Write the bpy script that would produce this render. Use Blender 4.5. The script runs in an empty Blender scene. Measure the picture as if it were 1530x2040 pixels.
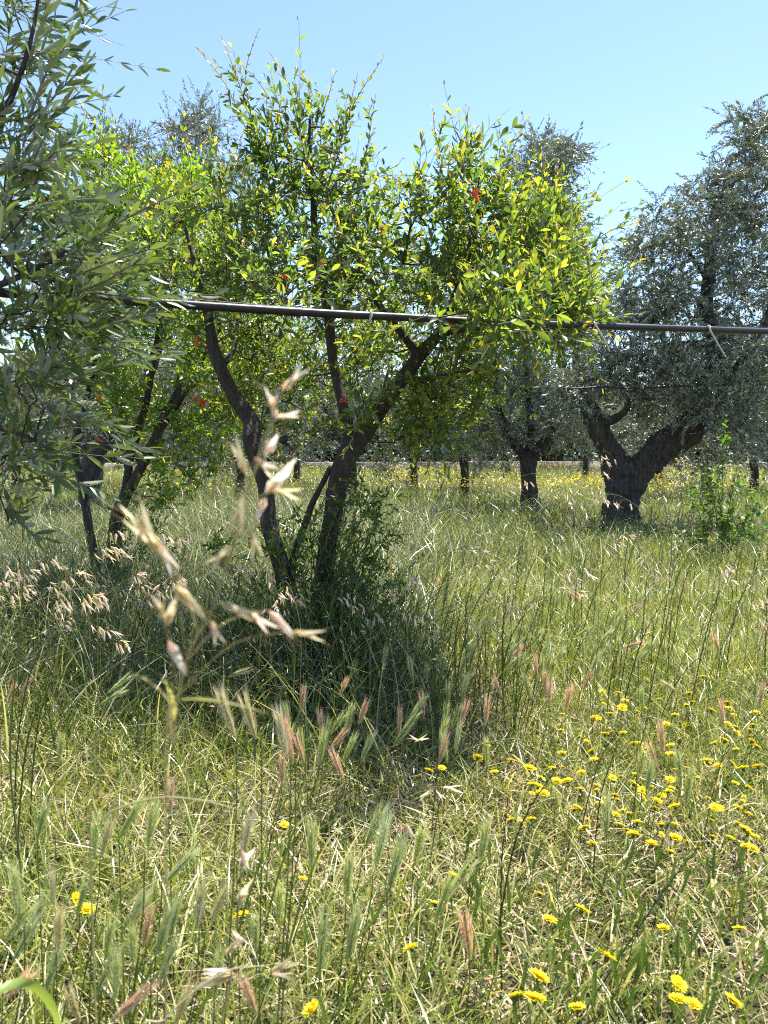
import bpy, math, random
import numpy as np
from mathutils import Vector, Matrix

# ------------------------------------------------------------------ camera, sky, sun, exposure
SC = bpy.context.scene
CAM_H = 1.10
F_PX = 1570.0
PITCH = math.atan(130.0 / F_PX)
cam_d = bpy.data.cameras.new('camera')
cam = bpy.data.objects.new('camera', cam_d)
SC.collection.objects.link(cam)
cam_d.sensor_fit = 'VERTICAL'
cam_d.sensor_height = 36.0
cam_d.sensor_width = 27.0
cam_d.lens = 36.0 * F_PX / 2040.0
cam_d.clip_start = 0.02
cam_d.clip_end = 3000
cam_d.dof.use_dof = True
cam_d.dof.focus_distance = 4.0
cam_d.dof.aperture_fstop = 9.5
cam.location = (0, 0, CAM_H)
cam.rotation_euler = (math.pi / 2 - PITCH, 0, 0)
SC.camera = cam
SC.render.resolution_x, SC.render.resolution_y = 768, 1024

SUN_EL = math.radians(69)
SUN_AZ = math.radians(50)          # clockwise from +Y (the viewing direction)
world = bpy.data.worlds.new('World')
SC.world = world
world.use_nodes = True
wn = world.node_tree
sky = wn.nodes.new('ShaderNodeTexSky')
sky.sky_type = 'NISHITA'
sky.sun_disc = False
sky.sun_elevation = SUN_EL
sky.sun_rotation = SUN_AZ
sky.altitude = 20
sky.air_density = 1.0
sky.dust_density = 0.15
sky.ozone_density = 2.0
bg = wn.nodes['Background']
bg.inputs['Strength'].default_value = 0.108
wn.links.new(sky.outputs['Color'], bg.inputs['Color'])

sun_d = bpy.data.lights.new('sun', 'SUN')
sun_d.energy = 5.0
sun_d.angle = math.radians(0.5)
sun_d.color = (1.0, 0.955, 0.88)
sun = bpy.data.objects.new('sun', sun_d)
SC.collection.objects.link(sun)
SDIR = Vector((math.sin(SUN_AZ) * math.cos(SUN_EL), math.cos(SUN_AZ) * math.cos(SUN_EL), math.sin(SUN_EL)))
sun.rotation_euler = SDIR.to_track_quat('Z', 'Y').to_euler()
sun.location = SDIR * 30

SC.view_settings.view_transform = 'Standard'
SC.view_settings.look = 'None'
SC.view_settings.gamma = 1.0
SC.view_settings.use_curve_mapping = False
SC.view_settings.exposure = 1.42
SC.render.engine = 'CYCLES'
SC.cycles.use_denoising = False
SC.cycles.filter_width = 1.1
SC.cycles.max_bounces = 8
SC.cycles.transmission_bounces = 6
SC.cycles.diffuse_bounces = 4

# ------------------------------------------------------------------ helpers
RNG = np.random.default_rng(11)
random.seed(5)
C = SC.collection
UP = np.array([0., 0., 1.])


def P(px, py, y):
    """point of the place at forward distance y that the photograph shows at (px, py)"""
    xc = (px - 765.0) / F_PX
    yc = -(py - 1020.0) / F_PX
    c, s = math.cos(PITCH), math.sin(PITCH)
    d = np.array([xc, c + yc * s, -s + yc * c])
    t = y / d[1]
    return np.array([d[0] * t, y, CAM_H + d[2] * t])


def PZ(px, py, z):
    """the same, on the level z"""
    xc = (px - 765.0) / F_PX
    yc = -(py - 1020.0) / F_PX
    c, s = math.cos(PITCH), math.sin(PITCH)
    d = np.array([xc, c + yc * s, -s + yc * c])
    t = (z - CAM_H) / d[2]
    return np.array([d[0] * t, d[1] * t, z])


def project(V):
    c, s = math.cos(PITCH), math.sin(PITCH)
    y, z = V[:, 1], V[:, 2] - CAM_H
    f = np.maximum(y * c - z * s, 1e-3)
    u = y * s + z * c
    return 765 + F_PX * V[:, 0] / f, 1020 - F_PX * u / f, y * c - z * s


def norm(v):
    return v / np.maximum(np.linalg.norm(v, axis=-1, keepdims=True), 1e-9)


def ground_z(x, y):
    x = np.asarray(x, float); y = np.asarray(y, float)
    return 0.018 * np.sin(1.7 * x + 0.6) * np.sin(1.3 * y + 1.1) + 0.012 * np.sin(4.1 * x + 2.2 * y)


def lowf(x, y, k=1.0, s=0.0):
    """smooth patchiness between 0 and 1"""
    v = (np.sin(1.31 * k * x + 0.73 * k * y + s) + np.sin(-0.83 * k * x + 1.57 * k * y + 2.1 * s + 1) +
         np.sin(2.3 * k * x - 1.1 * k * y + 0.7 * s + 2) * 0.7 + np.sin(0.4 * k * x + 2.9 * k * y + s * 1.3) * 0.6)
    return np.clip(0.5 + v / 5.0, 0, 1)


def mesh_arrays(name, V, tris=None, quads=None, mat=None, col=None, smooth=True):
    me = bpy.data.meshes.new(name)
    V = np.ascontiguousarray(V, dtype=np.float32)
    idx, starts, n = [], [], 0
    if tris is not None and len(tris):
        t = np.asarray(tris, np.int32); idx.append(t.ravel()); starts.append(np.arange(len(t)) * 3); n = len(t) * 3
    if quads is not None and len(quads):
        q = np.asarray(quads, np.int32); idx.append(q.ravel()); starts.append(n + np.arange(len(q)) * 4)
    idx = np.concatenate(idx).astype(np.int32); starts = np.concatenate(starts).astype(np.int32)
    me.vertices.add(len(V)); me.vertices.foreach_set('co', V.ravel())
    me.loops.add(len(idx)); me.loops.foreach_set('vertex_index', idx)
    me.polygons.add(len(starts)); me.polygons.foreach_set('loop_start', starts)
    if smooth:
        me.polygons.foreach_set('use_smooth', np.ones(len(starts), bool))
    if col is not None:
        a = me.attributes.new('col', 'FLOAT_COLOR', 'POINT')
        cc = np.ones((len(V), 4), np.float32); cc[:, :3] = col
        a.data.foreach_set('color', cc.ravel())
    me.update(calc_edges=True)
    if mat is not None:
        me.materials.append(mat)
    return me


def obj(name, me, parent=None, loc=None):
    o = bpy.data.objects.new(name, me)
    C.objects.link(o)
    if parent is not None:
        o.parent = parent
    if loc is not None:
        o.location = loc
    return o


def tag(o, label=None, cat=None, group=None, kind=None):
    if label: o['label'] = label
    if cat: o['category'] = cat
    if group: o['group'] = group
    if kind: o['kind'] = kind
    return o


def thing(name, label, cat, loc=(0, 0, 0), group=None, rotz=0.0):
    o = bpy.data.objects.new(name, None)
    o.empty_display_size = 0.05
    C.objects.link(o)
    o.location = loc
    o.rotation_euler = (0, 0, rotz)
    return tag(o, label, cat, group)


class Geo:
    """collects vertices, faces and colours of one mesh"""
    def __init__(s): s.V = []; s.T = []; s.Q = []; s.C = []; s.n = 0

    def add(s, V, tris=None, quads=None, col=None):
        V = np.asarray(V, float)
        if tris is not None and len(tris): s.T.append(np.asarray(tris) + s.n)
        if quads is not None and len(quads): s.Q.append(np.asarray(quads) + s.n)
        s.V.append(V)
        c = np.zeros((len(V), 3)) + (np.array([.5, .5, .5]) if col is None else col)
        s.C.append(c); s.n += len(V)

    def mesh(s, name, mat, off=None, smooth=True):
        V = np.concatenate(s.V)
        if off is not None: V = V - np.asarray(off)
        return mesh_arrays(name, V, np.concatenate(s.T) if s.T else None, np.concatenate(s.Q) if s.Q else None,
                           mat, np.concatenate(s.C), smooth)


def resample(pts, rad, n):
    """Catmull-Rom through pts with radii"""
    p = np.asarray(pts, float); r = np.asarray(rad, float)
    d = np.concatenate([[0], np.cumsum(np.linalg.norm(np.diff(p, axis=0), axis=1))])
    pe = np.vstack([2 * p[0] - p[1], p, 2 * p[-1] - p[-2]])
    out, orad = [], []
    for s in np.linspace(0, d[-1], n):
        i = min(np.searchsorted(d, s, 'right') - 1, len(p) - 2)
        t = (s - d[i]) / max(d[i + 1] - d[i], 1e-9)
        a, b, c, e = pe[i], pe[i + 1], pe[i + 2], pe[i + 3]
        out.append(0.5 * (2 * b + (c - a) * t + (2 * a - 5 * b + 4 * c - e) * t * t + (3 * b - a - 3 * c + e) * t ** 3))
        orad.append(r[i] * (1 - t) + r[i + 1] * t)
    return np.array(out), np.array(orad)


def tube(pts, rad, n=16, sides=10, rough=0.0, flute=0.0, seed=0, col=None, cap=True):
    p, r = resample(pts, rad, n)
    t = norm(np.gradient(p, axis=0))
    ref = np.array([0, 1., 0.2]) if abs(t[0][1]) < 0.9 else np.array([1., 0, 0])
    u = np.zeros_like(p); v = np.zeros_like(p)
    for i in range(n):
        a = ref - t[i] * np.dot(ref, t[i]); a /= np.linalg.norm(a); ref = a
        u[i] = a; v[i] = np.cross(t[i], a)
    ang = np.linspace(0, 2 * math.pi, sides, endpoint=False)
    rs = np.random.default_rng(seed)
    R = np.repeat(r[:, None], sides, 1)
    if rough or flute:
        s = np.linspace(0, 1, n)[:, None] * min(n, 34) * 0.25
        ph = rs.uniform(0, 6.28, 8)
        f = (np.sin(3 * ang + ph[0] + 0.5 * s) + 0.7 * np.sin(5 * ang + ph[1] - 0.8 * s) + 0.5 * np.sin(2 * ang + ph[2] + 0.9 * s))
        g = (np.sin(1.9 * s + ph[3] + 2 * ang) + np.sin(3.3 * s + ph[4] - ang) + 0.6 * np.sin(5.7 * s + 3 * ang + ph[5]))
        R = R * (1 + flute * 0.5 * f + rough * 0.45 * g + rough * 0.35 * rs.normal(size=R.shape))
    V = p[:, None, :] + R[..., None] * (np.cos(ang)[None, :, None] * u[:, None, :] + np.sin(ang)[None, :, None] * v[:, None, :])
    V = V.reshape(-1, 3)
    i = np.arange(n - 1)[:, None] * sides; j = np.arange(sides)[None, :]; j2 = (j + 1) % sides
    Q = np.stack([i + j, i + j2, i + sides + j2, i + sides + j], -1).reshape(-1, 4)
    T = []
    if cap:
        V = np.vstack([V, p[-1] + t[-1] * r[-1] * 0.5, p[0]])
        k = n * sides
        for a in range(sides):
            b = (a + 1) % sides
            T.append([(n - 1) * sides + a, (n - 1) * sides + b, k]); T.append([b, a, k + 1])
    return V, (np.array(T) if cap else None), Q


def many_stems(B, D, L, bend, r0, r1, segs=4, sides=3):
    """N thin tubes p(t) = B + D L t + bend t^2"""
    N = len(B); t = np.linspace(0, 1, segs)
    c = B[:, None] + D[:, None] * (L[:, None] * t[None])[..., None] + bend[:, None] * (t ** 2)[None, :, None]
    a = norm(np.cross(D, np.array([0.3, 0.9, 0.31]))); b = np.cross(D, a)
    ang = np.arange(sides) * 2 * math.pi / sides
    rr = np.asarray(r0)[..., None] * (1 - t) + np.asarray(r1)[..., None] * t if np.ndim(r0) else np.tile(r0 * (1 - t) + r1 * t, (N, 1))
    ring = np.cos(ang)[None, :, None] * a[:, None] + np.sin(ang)[None, :, None] * b[:, None]
    V = c[:, :, None] + rr[:, :, None, None] * ring[:, None]
    V = V.reshape(-1, 3)
    i = np.arange(segs - 1)[:, None] * sides; j = np.arange(sides)[None]; j2 = (j + 1) % sides
    q = np.stack([i + j, i + j2, i + sides + j2, i + sides + j], -1).reshape(-1, 4)
    Q = (q[None] + (np.arange(N) * segs * sides)[:, None, None]).reshape(-1, 4)
    return V, Q, segs * sides


# leaf template: along +Y, length 1; X is half width units; Z is in length units
def leaf_template(kind='full', curl=0.12, fold=0.10, shape=(0.75, 1.0, 0.62)):
    if kind == 'full':
        rows = [0.24, 0.54, 0.82]
        v = [(0, 0, 0)]
        for t, w in zip(rows, shape):
            z = -curl * t * t
            v += [(-w, t, z + fold * w), (0, t, z), (w, t, z + fold * w)]
        v += [(0, 1, -curl)]
        tris = [(0, 2, 1), (0, 3, 2), (10, 7, 8), (10, 8, 9)]
        quads = [(1, 2, 5, 4), (2, 3, 6, 5), (4, 5, 8, 7), (5, 6, 9, 8)]
        return np.array(v, float), np.array(tris), np.array(quads)
    if kind == 'mid':
        v = [(0, 0, 0), (-1, .5, fold - curl * .25), (0, .5, -curl * .25), (1, .5, fold - curl * .25), (0, 1, -curl)]
        return np.array(v, float), np.array([(0, 2, 1), (0, 3, 2), (1, 2, 4), (2, 3, 4)]), None
    v = [(0, 0, 0), (-1, .5, fold), (1, .45, fold), (0, 1, -curl)]
    return np.array(v, float), np.array([(0, 2, 3), (0, 3, 1)]), None


class Leaves:
    def __init__(s): s.d = {k: [] for k in 'OXYZLWC'}

    def add(s, O, X, Y, Z, L, W, Cc):
        for k, v in zip('OXYZLWC', (O, X, Y, Z, L, W, Cc)): s.d[k].append(np.asarray(v, float))

    def cat(s): return {k: np.concatenate(v) for k, v in s.d.items()}


def build_leaves(d, tmpl):
    T, tri, quad = tmpl
    N, k = len(d['O']), len(T)
    V = (d['O'][:, None] + d['X'][:, None] * (T[:, 0][None] * d['W'][:, None])[..., None]
         + d['Y'][:, None] * (T[:, 1][None] * d['L'][:, None])[..., None]
         + d['Z'][:, None] * (T[:, 2][None] * d['L'][:, None])[..., None]).reshape(-1, 3)
    off = (np.arange(N) * k)[:, None, None]
    t = (tri[None] + off).reshape(-1, 3) if tri is not None else None
    q = (quad[None] + off).reshape(-1, 4) if quad is not None else None
    return V, t, q, np.repeat(d['C'], k, axis=0)


def leaf_frames(pos, tdir, phi, spread, rng, zn=0.45, zup=0.5):
    a = norm(np.cross(tdir, np.array([0.21, 0.37, 0.9]))); b = np.cross(tdir, a)
    rad = a * np.cos(phi)[:, None] + b * np.sin(phi)[:, None]
    Y = norm(tdir * np.cos(spread)[:, None] + rad * np.sin(spread)[:, None])
    z = norm(tdir * 0.5 + UP * zup + rng.normal(size=pos.shape) * zn)
    X = norm(np.cross(Y, z)); Z = np.cross(X, Y)
    return X, Y, Z


def leafy_twigs(B, D, L, bend, K, rng, llen, lwid, spread=(0.6, 1.1), t0=0.12, palette=None, tipcol=None,
                tipsize=0.55, zn=0.45, zup=0.5):
    """opposite pairs along N twigs -> leaf arrays"""
    N = len(B)
    k2 = K // 2
    t = np.repeat(np.linspace(t0, 1.0, k2), 2)[None] + rng.normal(0, 0.01, (N, 2 * k2))
    t = np.clip(t, 0, 1)
    pos = (B[:, None] + D[:, None] * (L[:, None] * t)[..., None] + bend[:, None] * (t ** 2)[..., None]).reshape(-1, 3)
    td = norm(D[:, None] * L[:, None, None] + 2 * bend[:, None] * t[..., None]).reshape(-1, 3)
    base = np.tile(np.repeat(np.arange(k2) * (math.pi / 2), 2) + np.tile([0, math.pi], k2), (N, 1))
    phi = (base + rng.uniform(0, 6.28, (N, 1)) + rng.normal(0, 0.35, base.shape)).ravel()
    sp = rng.uniform(spread[0], spread[1], len(phi))
    tt = t.ravel()
    sp = sp * (1 - 0.55 * tt ** 3)
    X, Y, Z = leaf_frames(pos, td, phi, sp, rng, zn, zup)
    size = (1 - (1 - tipsize) * tt ** 4) * rng.uniform(0.5, 1.2, len(phi))
    lw = rng.uniform(0.7, 1.2, len(phi))
    n = len(phi)
    c = palette(n, rng, tt)
    if tipcol is not None:
        m = np.clip((tt - 0.72) / 0.28, 0, 1) * np.repeat(rng.uniform(0, 1, N) ** 1.5, 2 * k2)
        c = c * (1 - m[:, None]) + np.array(tipcol) * m[:, None]
    keep = rng.uniform(size=n) > 0.08
    return [q[keep] for q in (pos, X, Y, Z, llen * size, lwid * size * lw, c)]


# ------------------------------------------------------------------ materials
def nt(name):
    m = bpy.data.materials.new(name)
    m.use_nodes = True
    n = m.node_tree
    return m, n, n.nodes['Principled BSDF'], n.nodes['Material Output']


def leaf_mat(name, trans=(1.6, 1.7, 0.5), fac=0.42, rough=0.38, spec=0.5, under=None, under_fac=0.0):
    m, n, b, out = nt(name)
    a = n.nodes.new('ShaderNodeAttribute'); a.attribute_name = 'col'
    colout = a.outputs['Color']
    if under is not None:
        g = n.nodes.new('ShaderNodeNewGeometry')
        mx = n.nodes.new('ShaderNodeMix'); mx.data_type = 'RGBA'
        mul = n.nodes.new('ShaderNodeMath'); mul.operation = 'MULTIPLY'; mul.inputs[1].default_value = under_fac
        n.links.new(g.outputs['Backfacing'], mul.inputs[0]); n.links.new(mul.outputs[0], mx.inputs['Factor'])
        n.links.new(a.outputs['Color'], mx.inputs['A']); mx.inputs['B'].default_value = (*under, 1)
        colout = mx.outputs['Result']
    n.links.new(colout, b.inputs['Base Color'])
    b.inputs['Roughness'].default_value = rough
    b.inputs['Specular IOR Level'].default_value = spec
    t = n.nodes.new('ShaderNodeBsdfTranslucent')
    vm = n.nodes.new('ShaderNodeVectorMath'); vm.operation = 'MULTIPLY'; vm.inputs[1].default_value = trans
    n.links.new(a.outputs['Color'], vm.inputs[0]); n.links.new(vm.outputs[0], t.inputs['Color'])
    s = n.nodes.new('ShaderNodeMixShader'); s.inputs[0].default_value = fac
    n.links.new(b.outputs[0], s.inputs[1]); n.links.new(t.outputs[0], s.inputs[2])
    n.links.new(s.outputs[0], out.inputs['Surface'])
    return m


def bark_mat(name, c1, c2, scale=14, bump=0.6, stretch=0.25):
    m, n, b, out = nt(name)
    tc = n.nodes.new('ShaderNodeTexCoord')
    mp = n.nodes.new('ShaderNodeMapping'); mp.inputs['Scale'].default_value = (scale, scale, scale * stretch)
    n.links.new(tc.outputs['Object'], mp.inputs['Vector'])
    no = n.nodes.new('ShaderNodeTexNoise'); no.inputs['Scale'].default_value = 2.2; no.inputs['Detail'].default_value = 8; no.inputs['Roughness'].default_value = 0.68
    vo = n.nodes.new('ShaderNodeTexVoronoi'); vo.feature = 'DISTANCE_TO_EDGE'; vo.inputs['Scale'].default_value = 2.0
    n.links.new(mp.outputs[0], no.inputs['Vector']); n.links.new(mp.outputs[0], vo.inputs['Vector'])
    r = n.nodes.new('ShaderNodeValToRGB')
    r.color_ramp.elements[0].position = 0.34; r.color_ramp.elements[0].color = (*c1, 1)
    r.color_ramp.elements[1].position = 0.72; r.color_ramp.elements[1].color = (*c2, 1)
    n.links.new(no.outputs['Fac'], r.inputs[0]); n.links.new(r.outputs[0], b.inputs['Base Color'])
    ad = n.nodes.new('ShaderNodeMath'); ad.operation = 'MULTIPLY_ADD'; ad.inputs[1].default_value = 0.8
    n.links.new(vo.outputs['Distance'], ad.inputs[0]); n.links.new(no.outputs['Fac'], ad.inputs[2])
    bp = n.nodes.new('ShaderNodeBump'); bp.inputs['Strength'].default_value = bump; bp.inputs['Distance'].default_value = 0.03
    n.links.new(ad.outputs[0], bp.inputs['Height']); n.links.new(bp.outputs[0], b.inputs['Normal'])
    b.inputs['Roughness'].default_value = 0.85
    return m


def plain_mat(name, c1, c2, scale=30, rough=0.6, bump=0.1, spec=0.4):
    m, n, b, out = nt(name)
    tc = n.nodes.new('ShaderNodeTexCoord')
    no = n.nodes.new('ShaderNodeTexNoise'); no.inputs['Scale'].default_value = scale; no.inputs['Detail'].default_value = 6
    n.links.new(tc.outputs['Object'], no.inputs['Vector'])
    r = n.nodes.new('ShaderNodeValToRGB')
    r.color_ramp.elements[0].position = 0.3; r.color_ramp.elements[0].color = (*c1, 1)
    r.color_ramp.elements[1].position = 0.7; r.color_ramp.elements[1].color = (*c2, 1)
    n.links.new(no.outputs['Fac'], r.inputs[0]); n.links.new(r.outputs[0], b.inputs['Base Color'])
    bp = n.nodes.new('ShaderNodeBump'); bp.inputs['Strength'].default_value = bump; bp.inputs['Distance'].default_value = 0.01
    n.links.new(no.outputs['Fac'], bp.inputs['Height']); n.links.new(bp.outputs[0], b.inputs['Normal'])
    b.inputs['Roughness'].default_value = rough; b.inputs['Specular IOR Level'].default_value = spec
    return m


M_POM = leaf_mat('pomegranate_leaf', trans=(3.2, 3.1, 0.9), fac=0.50, rough=0.30, spec=0.6)
M_OLIVE = leaf_mat('olive_leaf', trans=(1.7, 1.8, 0.6), fac=0.25, rough=0.36, spec=0.6, under=(0.33, 0.34, 0.26), under_fac=0.85)
M_OLIVE_FAR = leaf_mat('olive_leaf_far', trans=(1.25, 1.3, 0.85), fac=0.25, rough=0.34, spec=0.7, under=(0.40, 0.41, 0.33), under_fac=0.85)
M_GRASS = leaf_mat('grass_blade', trans=(1.6, 1.6, 0.7), fac=0.32, rough=0.32, spec=0.6)
M_DRY = leaf_mat('dry_grass', trans=(1.0, 0.95, 0.8), fac=0.30, rough=0.6, spec=0.3)
M_PAPER = leaf_mat('oat_husk', trans=(1.15, 1.1, 1.04), fac=0.68, rough=0.5, spec=0.35)
M_PETAL = leaf_mat('yellow_petal', trans=(1.1, 1.0, 0.6), fac=0.30, rough=0.55, spec=0.2)
M_SHRUB = leaf_mat('shrub_leaf', trans=(1.8, 1.9, 0.6), fac=0.42, rough=0.5, spec=0.35)
M_BARK_P = bark_mat('pomegranate_bark', (0.022, 0.017, 0.013), (0.085, 0.068, 0.052), 26, 0.7)
M_BARK_O = bark_mat('olive_bark', (0.012, 0.010, 0.008), (0.115, 0.095, 0.08), 11, 1.0)
M_TWIG = plain_mat('twig_bark', (0.10, 0.085, 0.06), (0.20, 0.17, 0.12), 60, 0.7)
M_PIPE = plain_mat('black_polyethylene', (0.005, 0.005, 0.006), (0.014, 0.014, 0.016), 40, 0.42, 0.15, 0.4)
M_WIRE = plain_mat('galvanised_wire', (0.03, 0.03, 0.035), (0.06, 0.06, 0.065), 60, 0.5)
M_TIE = plain_mat('raffia_tie', (0.45, 0.42, 0.34), (0.6, 0.56, 0.46), 80, 0.7)
M_WALL = plain_mat('pale_concrete', (0.20, 0.17, 0.135), (0.36, 0.31, 0.25), 3, 0.9, 0.4)
M_FLOWER = plain_mat('scarlet_flower', (0.65, 0.05, 0.015), (0.8, 0.11, 0.03), 60, 0.45)
M_FRUIT = plain_mat('withered_fruit', (0.012, 0.009, 0.008), (0.05, 0.035, 0.03), 60, 0.6, 0.6)


def ground_mat():
    m, n, b, out = nt('meadow_soil')
    tc = n.nodes.new('ShaderNodeTexCoord')
    n1 = n.nodes.new('ShaderNodeTexNoise'); n1.inputs['Scale'].default_value = 1.1; n1.inputs['Detail'].default_value = 5
    n2 = n.nodes.new('ShaderNodeTexNoise'); n2.inputs['Scale'].default_value = 55; n2.inputs['Detail'].default_value = 8; n2.inputs['Roughness'].default_value = 0.75
    for q in (n1, n2): n.links.new(tc.outputs['Object'], q.inputs['Vector'])
    r2 = n.nodes.new('ShaderNodeValToRGB')
    e = r2.color_ramp.elements
    e[0].position = 0.30; e[0].color = (0.035, 0.025, 0.016, 1)
    e[1].position = 0.72; e[1].color = (0.24, 0.18, 0.105, 1)
    x = e.new(0.5); x.color = (0.10, 0.075, 0.042, 1)
    r1 = n.nodes.new('ShaderNodeValToRGB')
    r1.color_ramp.elements[0].position = 0.35; r1.color_ramp.elements[0].color = (0.05, 0.065, 0.018, 1)
    r1.color_ramp.elements[1].position = 0.7; r1.color_ramp.elements[1].color = (0.14, 0.11, 0.05, 1)
    n.links.new(n1.outputs['Fac'], r1.inputs[0]); n.links.new(n2.outputs['Fac'], r2.inputs[0])
    mx = n.nodes.new('ShaderNodeMix'); mx.data_type = 'RGBA'; mx.inputs['Factor'].default_value = 0.5
    n.links.new(r1.outputs[0], mx.inputs['A']); n.links.new(r2.outputs[0], mx.inputs['B'])
    n.links.new(mx.outputs['Result'], b.inputs['Base Color'])
    bp = n.nodes.new('ShaderNodeBump'); bp.inputs['Strength'].default_value = 0.8; bp.inputs['Distance'].default_value = 0.02
    n.links.new(n2.outputs['Fac'], bp.inputs['Height']); n.links.new(bp.outputs[0], b.inputs['Normal'])
    b.inputs['Roughness'].default_value = 0.95
    return m


# ------------------------------------------------------------------ ground
gx = np.concatenate([-np.geomspace(1500, 9, 16), np.linspace(-8, 8, 110), np.geomspace(9, 1500, 16)])
gy = np.concatenate([-np.geomspace(1500, 5, 14), np.linspace(-4, 16, 130), np.geomspace(17, 1500, 16)])
GX, GY = np.meshgrid(gx, gy)
GV = np.stack([GX, GY, ground_z(GX, GY) * (np.hypot(GX, GY) < 30)], -1).reshape(-1, 3)
nx, ny = len(gx), len(gy)
ii, jj = np.meshgrid(np.arange(nx - 1), np.arange(ny - 1))
k0 = (jj * nx + ii).ravel()
tag(obj('ground', mesh_arrays('ground', GV, None, np.stack([k0, k0 + 1, k0 + nx + 1, k0 + nx], 1), ground_mat())), kind='structure')

# ------------------------------------------------------------------ palettes (leaf colours of their own)
def pal(*cols, w=None, var=0.18):
    cols = np.array(cols, float)
    pw = None if w is None else np.array(w, float) / sum(w)

    def f(n, rng, tt=None):
        i = rng.choice(len(cols), n, p=pw)
        c = cols[i] * rng.uniform(1 - var, 1 + var, (n, 1))
        return c * rng.uniform(0.94, 1.06, (n, 3))
    return f


PAL_POM = pal((0.045, 0.078, 0.024), (0.070, 0.110, 0.030), (0.115, 0.155, 0.036), (0.19, 0.19, 0.045), w=[4, 4, 2.4, 0.8], var=.28)
PAL_POM2 = pal((0.05, 0.105, 0.018), (0.085, 0.155, 0.020), (0.14, 0.195, 0.022), (0.22, 0.2, 0.03), w=[4, 4, 2.5, 0.9], var=.28)
PAL_SUCK = pal((0.045, 0.085, 0.02), (0.065, 0.11, 0.022), w=[1, 1])
PAL_OLV = pal((0.07, 0.11, 0.035), (0.095, 0.135, 0.045), (0.14, 0.19, 0.045), w=[3, 3, 1.4], var=.25)
PAL_OLV_FAR = pal((0.075, 0.10, 0.052), (0.115, 0.14, 0.08), (0.22, 0.24, 0.165), w=[3, 3, 1.4], var=.35)
PAL_SHRUB = pal((0.08, 0.15, 0.03), (0.11, 0.19, 0.03))


# ------------------------------------------------------------------ trees
def sample_blobs(blobs, rng):
    out = []
    for cx, cy, rx, ry, dep, rd, n in blobs:
        v = norm(rng.normal(size=(n, 3))) * (rng.uniform(0.15, 1, (n, 1)) ** (1 / 2.2))
        for a in v:
            out.append(P(cx + a[0] * rx, cy + a[1] * ry, dep + a[2] * rd))
    return np.array(out)


def grow(skel, skr, targets, rng, lift=0.18, rmin=0.0035, step=0.11, kr=0.010):
    """joins every target to the nearest wood, from the inside outwards; returns polylines with radii"""
    nodes = skel.copy(); nr = skr.copy()
    d0 = np.array([np.min(np.linalg.norm(nodes - t, axis=1)) for t in targets])
    lines = []
    for i in np.argsort(d0):
        t = targets[i]
        w = np.linalg.norm(nodes - t, axis=1) + 0.55 * np.maximum(nodes[:, 2] - t[2], 0)
        j = int(np.argmin(w)); a = nodes[j]
        L = np.linalg.norm(t - a)
        if L < 0.02: continue
        m = max(2, int(L / step) + 1)
        s = np.linspace(0, 1, m + 1)[:, None]
        mid = (a + t) / 2 + rng.normal(0, 0.08 * L, 3) + np.array([0, 0, -lift * 0.5 * L])
        line = (1 - s) ** 2 * a + 2 * s * (1 - s) * mid + s * s * t
        r0 = min(nr[j] * 0.75, rmin + kr * L)
        rr = np.linspace(r0, rmin * 0.8, m + 1)
        lines.append((line, rr))
        nodes = np.vstack([nodes, line[1:]]); nr = np.concatenate([nr, rr[1:]])
    return lines


def lines_mesh(lines, off, mat, sides=5):
    g = Geo()
    for k, (l, r) in enumerate(lines):
        V, T, Q = tube(l, r, max(3, len(l)), sides, cap=False)
        g.add(V, None, Q)
    return g


def show_leaves(d, root, mat, tmplf, count, name='leaf', nvar=8):
    """the leaves that show largest become parts of their own; returns the rest"""
    px, py, dep = project(d['O'] + d['Y'] * d['L'][:, None] * 0.5)
    view = norm(d['O'] - np.array([0, 0, CAM_H]))
    area = d['L'] * d['W'] * np.abs((d['Z'] * view).sum(1)) / np.maximum(dep, .3) ** 2
    inside = (px > -5) & (px < 1535) & (py > -5) & (py < 2045) & (dep > 0.3)
    # the frontmost leaf of each small cell of the view
    cell = (np.clip(px, 0, 1529) // 22).astype(int) * 1000 + (np.clip(py, 0, 2039) // 22).astype(int)
    order = np.argsort(dep)
    first = np.zeros(len(px), bool); seen = set()
    for i in order:
        if inside[i] and cell[i] not in seen:
            seen.add(cell[i]); first[i] = True
    cand = np.where(first)[0]
    pick = cand[np.argsort(-area[cand])][:count]
    rng = np.random.default_rng(3)
    # group picked leaves by colour so alike leaves share a mesh
    key = d['C'][pick] @ np.array([3.0, 1.0, 0.5])
    grp = np.array_split(np.argsort(key), nvar)
    off = np.array(root.location)
    for g in grp:
        if not len(g): continue
        idx = pick[g]
        col = d['C'][idx].mean(0)
        T, tri, quad = tmplf(rng.uniform(0.05, 0.24), rng.uniform(0.03, 0.08))
        ar = (d['L'][idx] / np.maximum(d['W'][idx], 1e-6))
        me = mesh_arrays('leaf', T, tri, quad, mat, np.tile(col, (len(T), 1)))
        for i in idx:
            o = bpy.data.objects.new(name, me); C.objects.link(o); o.parent = root
            M = np.eye(4)
            M[:3, 0] = d['X'][i] * d['W'][i]; M[:3, 1] = d['Y'][i] * d['L'][i]; M[:3, 2] = d['Z'][i] * d['L'][i]
            M[:3, 3] = d['O'][i] - off
            o.matrix_local = Matrix(M.tolist())
    keep = np.ones(len(px), bool); keep[pick] = False
    return {k: v[keep] for k, v in d.items()}


def pxline(pts, dep):
    """[(px, py, width_px[, depth])] -> points and radii"""
    p, r = [], []
    for q in pts:
        y = q[3] if len(q) > 3 else dep
        p.append(P(q[0], q[1], y)); r.append(q[2] * y / F_PX / 2)
    return np.array(p), np.array(r)


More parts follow.
